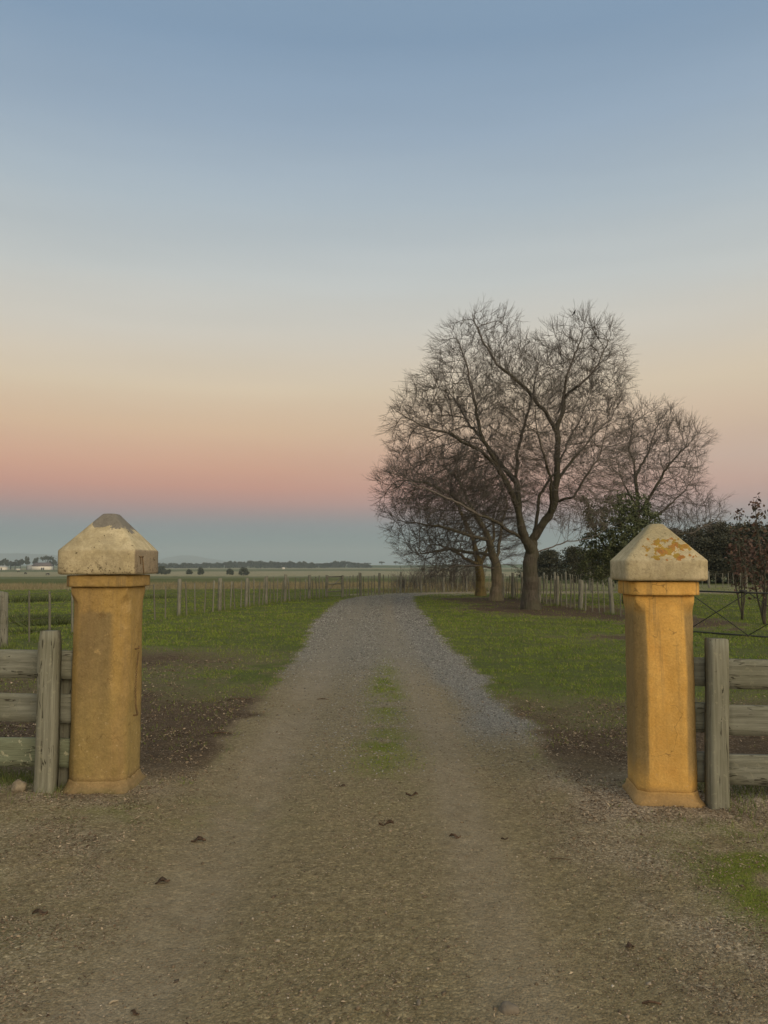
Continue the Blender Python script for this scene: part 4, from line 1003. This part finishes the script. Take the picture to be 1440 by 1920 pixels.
# ------------------------------------------------------------------ cattle
m_cow, t, b = mat('dark_hide'); b.inputs['Base Color'].default_value = (0.03, 0.025, 0.02, 1)
def cow(p, rz, label, graze=True):
    root = empty('cow', p, label, 'cow', 'dark cattle in the far paddock', rz)
    me = bpy.data.meshes.new('body'); hd = (1.25, 0, 0.45) if graze else (1.3, 0, 1.45)
    V = [(-0.75, 0, 1.15), (-0.2, 0, 1.1), (0.45, 0, 1.12), (0.8, 0, 1.2), ((1.05, 0, 0.9) if graze else (1.05, 0, 1.4)), hd, (hd[0] + 0.18, 0, hd[2] - 0.25)]
    E = [(0, 1), (1, 2), (2, 3), (3, 4), (4, 5), (5, 6)]; R = [.3, .36, .34, .26, .16, .14, .09]
    for sx, a in ((-0.75, 0), (0.5, 2)):
        for sy in (-.2, .2):
            i = len(V); V += [(sx, sy, 0.75), (sx - (.06 if a == 0 else -.0), sy, 0.4), (sx, sy, 0.0)]; E += [(a, i), (i, i + 1), (i + 1, i + 2)]; R += [.15, .08, .06]
    i = len(V); V += [(-1.0, 0, 1.1), (-1.05, 0, 0.5)]; E += [(0, i), (i, i + 1)]; R += [.04, .03]
    me.from_pydata(V, E, []); o = bpy.data.objects.new('body', me); COL.objects.link(o); o.parent = root
    md = o.modifiers.new('skin', 'SKIN'); o.modifiers.new('sub', 'SUBSURF').levels = 1
    for v_, r_ in zip(me.skin_vertices[0].data, R): v_.radius = (r_, r_)
    me.skin_vertices[0].data[0].use_root = True; me.materials.append(m_cow)
def skincow(*a): cow(*a)
for px, py, rz, lab, gz in [(34.5, 1073.5, 0.4, 'small dark cow below the gap between the white sheds', True), (48, 1077, 2.8, 'dark grazing cow nearest the middle of the left paddock', True), (89, 1079, 0.2, 'dark cow nearest the left pillar cap', True)]:
    cow(G(px, py), rz, lab, gz)

# ------------------------------------------------------------------ bird at the top of the big tree
m_bird, t, b = mat('dark_plumage'); b.inputs['Base Color'].default_value = (0.02, 0.02, 0.022, 1)
bp = Vector(topnode)
rb = empty('bird', bp, 'small dark bird perched on the top twigs of the tallest tree', 'bird')
mb = MB(); mb.tube([(-0.02, 0, 0.02), (0, 0, 0.06), (0.03, 0, 0.14), (0.06, 0, 0.21), (0.07, 0, 0.26), (0.10, 0, 0.29), (0.13, 0, 0.29), (0.17, 0, 0.275)], [.01, .05, .075, .06, .038, .042, .022, .004], 9)
mb.tube([(0.0, 0, 0.09), (-0.07, 0, 0.02), (-0.13, 0, -0.06)], [.03, .028, .012], 6); mb.tube([(0.02, 0.02, 0.08), (0.02, 0.02, 0.0)], .006, 4); mb.tube([(0.02, -0.02, 0.08), (0.02, -0.02, 0.0)], .006, 4)
mb.build('body', m_bird, rb, True); rb.scale = (.5, .5, .5)

# ------------------------------------------------------------------ saplings with russet leaves at the right edge
def sapling(base, stems, label, seed, nleaf, mt=L_RED, size=0.075):
    rng = np.random.default_rng(seed); root = empty('sapling', base, label, 'sapling', 'saplings at the right edge'); mb = MB(); C = []
    for S in stems:
        pts = [Vector(p) - base for p in S]; fine = []
        for a, c in zip(pts[:-1], pts[1:]):
            for k in range(6): fine.append(a.lerp(c, k / 6) + Vector(rng.normal(0, .012, 3)))
        fine.append(pts[-1]); mb.tube(fine, list(np.linspace(0.028, 0.006, len(fine))), 6)
        for i in range(3, len(fine)):
            for _ in range(2):
                d = Vector(rng.normal(0, 1, 3)); d.z = abs(d.z) * .7 + .1; d.normalize(); L = rng.uniform(.15, .5) * (1.15 - i / len(fine)) + .06
                e1 = fine[i] + d * L * .6; e2 = e1 + (d + Vector((0, 0, .3))) * L * .4; mb.tube([fine[i], e1, e2], [.007, .005, .003], 4)
                C += [e1, e1.lerp(e2, .5), e2]
    mb.build('trunk', B_MAIN, root, True)
    C = np.array([tuple(c) for c in C]); C = C[rng.random(len(C)) < 0.8]; C = np.repeat(C, nleaf, 0) + rng.normal(0, .06, (len(C) * nleaf, 3))
    leaves('crown', C, size, mt, root, rng, 1.6)
Ys = 20.5
b_ = PY(1432, 1160, Ys); b_.z = Hs(b_.x, Ys)
sapling(b_, [[b_, PY(1428, 1060, Ys), PY(1420, 990, Ys), PY(1416, 942, Ys)], [b_, PY(1445, 1050, Ys + .3), PY(1452, 985, Ys + .3)], [b_, PY(1412, 1080, Ys - .2), PY(1402, 1030, Ys - .3)], [b_, PY(1434, 1070, Ys - .5), PY(1428, 1020, Ys - .6)]], 'tall thin sapling with hanging brown leaves at the right edge', 3, 2)
b_ = PY(1392, 1150, Ys + 2); b_.z = Hs(b_.x, Ys + 2)
sapling(b_, [[b_, PY(1390, 1070, Ys + 2), PY(1384, 1010, Ys + 2), PY(1386, 962, Ys + 2)], [b_, PY(1374, 1070, Ys + 2), PY(1370, 1030, Ys + 2)], [b_, PY(1398, 1060, Ys + 2), PY(1402, 1020, Ys + 2.3)]], 'shorter sapling with russet leaves left of the tall one', 4, 2)
# bare brush under the trees, beyond the bend
rng = np.random.default_rng(77)
def brush(px, by, h, w, label, n=24):
    base = G(px, by); root = empty('bare_shrub', base, label, 'shrub', 'bare brush along the bend'); pos = [np.zeros(3)]; par = [-1]; rad = [0.03]
    for s in range(n):
        a = rng.uniform(0, 2 * pi); sp = rng.uniform(0, w / 2); tgt = np.array([sp * cos(a), sp * sin(a), h * rng.uniform(.4, .85)]); cur = 0; st = np.array([tgt[0] * .5, tgt[1] * .5, 0.0])
        pos.append(st); par.append(0); rad.append(.012); cur = len(pos) - 1; pos[-1][2] = -0.02
        for k in range(6):
            pos.append(st + (tgt - st) * (k + 1) / 6 + rng.normal(0, .05, 3)); par.append(cur); cur = len(pos) - 1; rad.append(.013 * (1 - k / 8))
            if k > 0:
                for _ in range(2): pos.append(pos[cur] + rng.normal(0, .2, 3) + np.array([0, 0, .2])); par.append(cur); rad.append(.006)
    pos, par, rad = np.array(pos), np.array(par), np.array(rad); sel = np.nonzero(par > 0)[0]
    V, Q = tubes(pos, par, rad, sel, 3); mk('crown', V, [Q], B_TWIG, root)
for k, (px, by, h, w) in enumerate([(775, 1107, 1.5, 2.4), (800, 1107, 2.0, 2.6), (826, 1107, 2.2, 2.8), (850, 1106, 2.4, 3), (872, 1107, 2.2, 2.6), (890, 1108, 2.0, 2.4), (755, 1107, 1.2, 1.6)]):
    brush(px, by, h, w, 'thin bare brush standing behind the fence at the bend')
# dark rush tufts in the left paddock
def rush(px, py, r, h, label):
    base = G(px, py); root_rng = np.random.default_rng(int(px)); n = 160
    a = root_rng.uniform(0, 2 * pi, n); q = r * np.sqrt(root_rng.random(n)); b0 = np.stack([q * np.cos(a), q * np.sin(a), np.zeros(n)], 1)
    tp = b0 * 1.35 + np.stack([root_rng.normal(0, .05, n), root_rng.normal(0, .05, n), h * root_rng.uniform(.5, 1, n)], 1)
    sd = root_rng.normal(0, 1, (n, 3)); sd[:, 2] = 0; sd /= np.linalg.norm(sd, axis=1, keepdims=True); sd *= .012
    V = np.stack([b0 - sd, b0 + sd, tp], 1).reshape(-1, 3)
    o = mk('rush_tuft', V, [np.arange(n * 3).reshape(-1, 3)], L_RUSH, attrs={'rnd': np.repeat(root_rng.random(n), 3)}); o.location = base
    tag(o, label, 'rush tuft', 'dark rush tufts in the left paddock')
for px, py, r, h in [(62, 1166, .8, .22), (88, 1172, .7, .2), (118, 1170, .5, .25), (60, 1186, .5, .18), (100, 1160, .7, .2), (40, 1160, .8, .2), (295, 1123, .8, .3), (20, 1128, 1.2, .4), (60, 1128, 1.2, .4), (100, 1128, 1., .4)]:
    rush(px, py, r, h, 'dark green rush tuft in the grass beyond the left wire fence')

# ------------------------------------------------------------------ ground cover: grass, gravel, litter
def scatter(n, dmin, dmax, amin, amax, rng):
    d = np.exp(rng.uniform(np.log(dmin), np.log(dmax), n)); a = np.radians(rng.uniform(amin, amax, n))
    return d * np.sin(a), d * np.cos(a), d
M_GRASS = None
m, t, b = mat('grass_blades'); b.inputs['Roughness'].default_value = 0.8
r_ = attr(t, 'rnd'); gcol = mix(t, r_, (0.105, 0.155, 0.02), (0.22, 0.285, 0.048))
gcol = mix(t, ramp(t, noise_(t, 0.9, 4), [(0.45, 0), (0.6, 1)]), gcol, mix(t, r_, (0.07, 0.12, 0.018), (0.16, 0.22, 0.04)))
gcol = mix(t, ramp(t, r_, [(0.9, 0), (0.93, 1)]), gcol, (0.26, 0.22, 0.11)); t.links.new(gcol, b.inputs['Base Color']); M_GRASS = m
rng = np.random.default_rng(101)
def blades(x, y, h, w, name, mt, rng, lean=0.6):
    n = len(x); z = H(x, y) - 0.004; a = rng.uniform(0, 2 * pi, n)
    b0 = np.stack([x, y, z], 1); sd = np.stack([np.cos(a), np.sin(a), np.zeros(n)], 1) * (w / 2)[:, None]
    ln = rng.normal(0, lean, (n, 2)) * h[:, None]; tp = b0 + np.concatenate([ln, h[:, None]], 1)
    V = np.stack([b0 - sd, b0 + sd, tp], 1).reshape(-1, 3)
    return mk(name, V, [np.arange(n * 3).reshape(-1, 3)], mt, attrs={'rnd': np.repeat(rng.random(n), 3)})
x, y, d = scatter(1000000, 3.2, 62, -36, 36, rng)
Z = zones(x, y); clump = ss(0.36, 0.60, fbm(x, y * 1.6, 1.6, 90, 3) * .6 + fbm(x, y, 7, 95, 2) * .4)
pr = np.clip(Z['grass'] * (1 - 0.6 * Z['tan']) * (0.35 + 0.65 * clump) * np.where(x < -1, 1 - .55 * blob(x, y, -3.5, 11.5, 3, 4), 1) + 0.09 * Z['soil'] * clump ** 2 * ss(6.2, 7.5, y) + 0.5 * Z['moss'] * ((y > 6) | (x > 1.4)), 0, 1)
k = rng.random(len(x)) < pr * 0.75; x, y, d, cl = x[k], y[k], d[k], clump[k]
h = (0.014 + 0.020 * rng.random(len(x))) * np.where(d < 5, .6, 1) * (0.6 + 0.7 * cl) * np.clip(d / 12, 1, 1.6); w = 0.0045 * np.clip(d / 6, .5, 6)
o = blades(x, y, h, w, 'grass', M_GRASS, rng); tag(o, 'short winter grass on the verges and paddocks', 'grass', kind='stuff'); print('grass', len(x))
# longer grass around the posts and fences
m2 = leafmat('long_grass', (0.08, 0.12, 0.03), (0.16, 0.19, 0.06))
xs = []; ys = []
for cx, cy, sxx, syy, n in [(-3.3, 5.85, .9, .12, 2600), (3.3, 5.65, .9, .18, 4200), (-2.85, 5.75, .25, .1, 500)]:
    xs.append(rng.normal(cx, sxx, n)); ys.append(rng.normal(cy, syy, n))
for P_ in list(LF)[1:] + list(RF) + [Vector((a.x * .67 + b_2.x * .33, a.y * .67 + b_2.y * .33, 0)) for a, b_2 in zip(LF[1:], LF[2:])] + [Vector((-2.3, 5.5, 0)), Vector((2.35, 5.2, 0))]:
    xs.append(rng.normal(P_.x, .13, 150)); ys.append(rng.normal(P_.y, .13, 150))
x = np.concatenate(xs); y = np.concatenate(ys); k = (np.abs(x) > 2.22) | (y > 7); x, y = x[k], y[k]
o = blades(x, y, (0.03 + 0.05 * rng.random(len(x))) * np.where(y > 8, 2.2, 1), np.where(y > 8, 0.012, 0.005), 'long_grass', m2, rng, .35); tag(o, 'longer grass under the plank fences', 'grass', kind='stuff')
# dry reeds band in the paddock
m3 = leafmat('dry_reed', (0.15, 0.135, 0.075), (0.27, 0.235, 0.145))
x, y, d = scatter(150000, 43, 74, -36, 10, rng); Z = zones(x, y); k = rng.random(len(x)) < Z['tan'] * 0.5; x, y = x[k], y[k]
o = blades(x, y, 0.12 + 0.22 * rng.random(len(x)), np.full(len(x), 0.03), 'dry_grass', m3, rng, .25); tag(o, 'band of dry tan grass beyond the left fence', 'grass', kind='stuff')

def pebbles(x, y, r, name, mt, rng, sink=0.3):
    n = len(x); z = H(x, y)
    O6 = np.array([(1, 0, 0), (0, 1, 0), (-1, 0, 0), (0, -1, 0), (0, 0, 1), (0, 0, -1)], float)
    S = np.stack([rng.uniform(.7, 1.3, n), rng.uniform(.6, 1.2, n), rng.uniform(.35, .7, n)], 1) * r[:, None]
    a = rng.uniform(0, 2 * pi, n); P = O6[None] * S[:, None, :] + rng.normal(0, .18, (n, 6, 3)) * r[:, None, None]
    ca, sa = np.cos(a)[:, None], np.sin(a)[:, None]
    X = P[:, :, 0] * ca - P[:, :, 1] * sa + x[:, None]; Yq = P[:, :, 0] * sa + P[:, :, 1] * ca + y[:, None]; Zq = P[:, :, 2] + (z + S[:, 2] * (1 - 2 * sink) * .5)[:, None]
    V = np.stack([X, Yq, Zq], -1).reshape(-1, 3)
    T = np.array([(0, 1, 4), (1, 2, 4), (2, 3, 4), (3, 0, 4), (1, 0, 5), (2, 1, 5), (3, 2, 5), (0, 3, 5)])
    Fc = (T[None] + (np.arange(n) * 6)[:, None, None]).reshape(-1, 3)
    return mk(name, V, [Fc], mt, smooth=False, attrs={'rnd': np.repeat(rng.random(n), 6)})
def stonemat(name, stops):
    m, t, b = mat(name); t.links.new(ramp(t, attr(t, 'rnd'), stops), b.inputs['Base Color']); return m
M_PEB = stonemat('pebble', [(0, (0.09, 0.07, 0.05)), (0.4, (0.19, 0.15, 0.10)), (0.8, (0.27, 0.22, 0.155)), (0.97, (0.34, 0.29, 0.22)), (1, (0.45, 0.41, 0.34))])
M_PEBG = stonemat('grey_gravel', [(0, (0.085, 0.085, 0.078)), (0.5, (0.18, 0.18, 0.165)), (1, (0.36, 0.355, 0.33))])
x, y, d = scatter(170000, 1.9, 13, -34, 34, rng); Z = zones(x, y); cl = fbm(x, y, 5, 140, 3)
k = rng.random(len(x)) < Z['road'] * (1 - .65 * Z['ruts']) * (1 - Z['grey']) * ss(.3, .7, cl) * 0.8; x, y, d = x[k], y[k], d[k]
o = pebbles(x, y, (0.0018 + 0.0045 * rng.random(len(x)) ** 3) * np.clip(d / 4, 1, 2), 'pebbles', M_PEB, rng); tag(o, 'small tan pebbles strewn over the drive', 'gravel', kind='stuff')
x, y, d = scatter(2600, 1.9, 12, -34, 34, rng); Z = zones(x, y); k = rng.random(len(x)) < Z['road'] * (1 - .85 * Z['ruts']); x, y, d = x[k], y[k], d[k]
o = pebbles(x, y, 0.005 + 0.009 * rng.random(len(x)) ** 3, 'larger_pebbles', M_PEB, rng); tag(o, 'scattered larger stones on the drive', 'gravel', kind='stuff')
x, y, d = scatter(190000, 6, 44, -12, 14, rng); Z = zones(x, y)
k = rng.random(len(x)) < Z['grey'] * (1 - .8 * Z['ruts']) * .75; x, y, d = x[k], y[k], d[k]
o = pebbles(x, y, (0.005 + 0.007 * rng.random(len(x)) ** 2) * np.clip(d / 9, 1, 2.6), 'grey_gravel', M_PEBG, rng); tag(o, 'coarse blue grey gravel on the drive', 'gravel', kind='stuff')
# leaf and bark litter slivers
M_LIT = stonemat('leaf_litter', [(0, (0.06, 0.042, 0.03)), (0.35, (0.14, 0.10, 0.065)), (0.8, (0.28, 0.22, 0.15)), (1, (0.42, 0.35, 0.25))])
def slivers(x, y, L, w, name, mt, rng):
    n = len(x); z = H(x, y) + 0.003 + 0.006 * rng.random(n); a = rng.uniform(0, 2 * pi, n); ti = rng.normal(0, .25, n)
    d = np.stack([np.cos(a) * np.cos(ti), np.sin(a) * np.cos(ti), np.sin(ti)], 1) * (L / 2)[:, None]; s = np.stack([-np.sin(a), np.cos(a), rng.normal(0, .5, n)], 1) * (w / 2)[:, None]
    c = np.stack([x, y, z], 1); m_ = c + np.array([0, 0, 1]) * (L * rng.uniform(-.02, .12, n))[:, None]
    V = np.stack([c - d, m_ - s, c + d, m_ + s], 1).reshape(-1, 3)
    return mk(name, V, [np.arange(n * 4).reshape(-1, 4)], mt, attrs={'rnd': np.repeat(rng.random(n), 4)})
x, y, d = scatter(480000, 2.2, 14, -38, 38, rng); Z = zones(x, y); cl = fbm(x, y, 4, 150, 3)
k = rng.random(len(x)) < np.clip(Z['litter'] * 1.1 + 0.20 * Z['soil'] + .06 * Z['road'] * (1 - Z['ruts']), 0, 1) * ss(.25, .65, cl) * 0.7; x, y, d = x[k], y[k], d[k]
sc_ = np.clip(d / 5, .8, 1.8)
o = slivers(x, y, (0.008 + 0.022 * rng.random(len(x)) ** 2.5) * sc_, (0.003 + 0.006 * rng.random(len(x))) * sc_, 'leaf_litter', M_LIT, rng); tag(o, 'bark chips and dead leaf litter around the pillars', 'leaf litter', kind='stuff'); print('litter', len(x))

# ------------------------------------------------------------------ single things lying about
def rock(name, p, size, mt, label, cat, seed, group=None):
    bm = bmesh.new(); bmesh.ops.create_icosphere(bm, subdivisions=3, radius=1)
    for v in bm.verts:
        k = 1 + 0.28 * mnoise.noise(v.co * 1.3 + Vector((seed, 0, 0))) + 0.08 * mnoise.noise(v.co * 4 + Vector((seed, 0, 0)))
        v.co = Vector((v.co.x * size[0], v.co.y * size[1], v.co.z * size[2])) * k
    me = bpy.data.meshes.new(name); bm.to_mesh(me); bm.free(); me.materials.append(mt); o = bpy.data.objects.new(name, me); COL.objects.link(o); o.location = p
    for f in me.polygons: f.use_smooth = True
    tag(o, label, cat, group); return o
m_rock, t, b = mat('field_stone'); t.links.new(mix(t, ramp(t, noise_(t, 25, 5), [(.35, 0), (.65, 1)]), (0.15, 0.13, 0.095), (0.27, 0.235, 0.17)), b.inputs['Base Color']); bump(t, b, noise_(t, 60, 4), .004)
p = G(34, 1484); rock('stone', p + Vector((0, 0, .03)), (.052, .04, .05), m_rock, 'rounded brown stone beside the left fence post', 'stone', 1)
m_dk, t, b = mat('dark_slate'); t.links.new(mix(t, noise_(t, 40, 4), (0.10, 0.085, 0.065), (0.21, 0.185, 0.145)), b.inputs['Base Color']); bump(t, b, noise_(t, 60, 4), .004)
p = G(954, 1897); rock('half_buried_stone', p + Vector((0, 0.01, 0.002)), (.038, .030, .024), m_dk, 'half buried stone at the very bottom of the drive', 'stone', 9)
p = G(785, 1882); rock('clod', p + Vector((0, 0, .003)), (.008, .018, .007), m_dk, 'small brown clod near the bottom middle of the drive', 'clod', 19)
m_leaf, t, b = mat('dead_leaf'); t.links.new(mix(t, ramp(t, noise_(t, 60, 3), [(.4, 0), (.6, 1)]), (0.05, 0.035, 0.025), (0.13, 0.085, 0.055)), b.inputs['Base Color'])
m_pl, t, b = mat('pale_twig'); b.inputs['Base Color'].default_value = (0.30, 0.26, 0.19, 1)
def dead_leaf(px, py, L, rz, label, mt=m_leaf, seed=0, wide=0.42):
    p = G(px, py); rng = np.random.default_rng(seed + int(px)); n = 7; V = []; mid = []
    for i in range(n):
        s = i / (n - 1) - .5; w = wide * L * (cos(pi * s) ** 0.7 if abs(s) < .5 else 0.02) * (1 + .25 * rng.normal()); zc = L * .12 * sin(s * 7 + seed) + L * .1
        V += [(s * L, -w / 2, zc + L * .13 * rng.random()), (s * L, 0, zc * .6), (s * L, w / 2, zc + L * .16 * rng.random())]
    Fc = [(i * 3 + k, i * 3 + k + 1, i * 3 + k + 4, i * 3 + k + 3) for i in range(n - 1) for k in (0, 1)]
    o = mk('dead_leaf', V, [np.array(Fc)], mt, smooth=True); o.location = p + Vector((0, 0, .002)); o.rotation_euler = (0, 0, rz)
    sm = o.modifiers.new('thickness', 'SOLIDIFY'); sm.thickness = 0.0012
    tag(o, label, 'dead leaf', 'dead leaves lying on the drive')
dead_leaf(372, 1579, .085, .3, 'dark curled leaf on the left wheel track, nearest the left pillar', seed=1)
dead_leaf(305, 1656, .075, .5, 'dark crumpled leaf lowest on the left wheel track', seed=2)
dead_leaf(853, 1571, .070, -.3, 'wavy pale edged leaf on the right wheel track', seed=3, wide=.3)
dead_leaf(946, 1575, .045, .1, 'small dark leaf right of the wavy leaf', seed=4)
dead_leaf(772, 1493, .085, .0, 'long dark leaf fragment in the middle of the drive', seed=5, wide=.2)
dead_leaf(724, 1548, .095, .15, 'torn dark leaf strip below the mossy patch', seed=6, wide=.18)
dead_leaf(642, 1475, .05, -.3, 'dark leaf at the lower edge of the mossy patch', seed=7)
dead_leaf(1182, 1777, .045, .2, 'reddish brown leaf on the litter at right', seed=8, wide=.5)
dead_leaf(75, 1715, .07, .1, 'dark leaf at the left photo edge', seed=9)
dead_leaf(253, 1903, .045, -.5, 'curled leaf at the bottom left', seed=10, wide=.3)
dead_leaf(912, 1560, .03, .4, 'tiny dark leaf between the wavy leaf and the small dark one', seed=11) if False else None
def stick(px, py, L, rz, label, mt=m_pl, r=.0022):
    p = G(px, py); mb = MB(); mb.tube([(-L / 2, 0, r), (-L * .15, L * .06, r * 2), (L * .2, L * .03, r * 1.5), (L / 2, -L * .08, r)], [r, r * 1.2, r, r * .6], 6)
    o = mb.build('twig', mt, None, True); o.location = p + Vector((0, 0, .002)); o.rotation_euler = (0, 0, rz); tag(o, label, 'twig', 'twigs lying on the drive')
stick(414, 1778, .045, -.5, 'pale bent twig left of the middle of the drive')
stick(213, 1882, .035, .7, 'short pale twig at the bottom left', r=.004)
stick(1318, 1855, .05, -.7, 'pale splinter in the litter at the bottom right', r=.003)
stick(1222, 1884, .07, 0, 'dark stick in the litter at the bottom right', m_leaf, .004)
stick(1052, 1612, .12, -.1, 'long thin twig on the gravel left of the orange pillar', m_leaf, .002)
p0 = G(420, 1376)
for (px, py, L, rz) in [(448, 1312, .25, .05), (415, 1376, .2, .1), (606, 1312, .14, .05)]:
    stick(px, py, L, rz, 'thin fallen twig on the dirt inside the gateway, %s' % {448: 'in the grass', 415: 'by the left edge', 606: 'on the left wheel track'}[px], m_leaf, .005)

# ------------------------------------------------------------------ haze over the plain
me = bpy.data.meshes.new('haze'); bm = bmesh.new(); bmesh.ops.create_cube(bm, size=1); bm.to_mesh(me); bm.free()
hz = bpy.data.objects.new('haze', me); COL.objects.link(hz); hz.scale = (19000, 19000, 190); hz.location = (0, 0, 190 / 2 - 12)
m = bpy.data.materials.new('haze'); m.use_nodes = True; t = m.node_tree; t.nodes.clear()
pv = N(t, 'ShaderNodeVolumePrincipled'); pv.inputs['Density'].default_value = 0.00022; pv.inputs['Color'].default_value = (0.70, 0.86, 0.92, 1); pv.inputs['Anisotropy'].default_value = 0.0
mo = N(t, 'ShaderNodeOutputMaterial'); t.links.new(pv.outputs[0], mo.inputs['Volume']); me.materials.append(m)
tag(hz, 'thin evening haze over the plain', 'haze', kind='stuff')
print('script done', time.time() - T0)
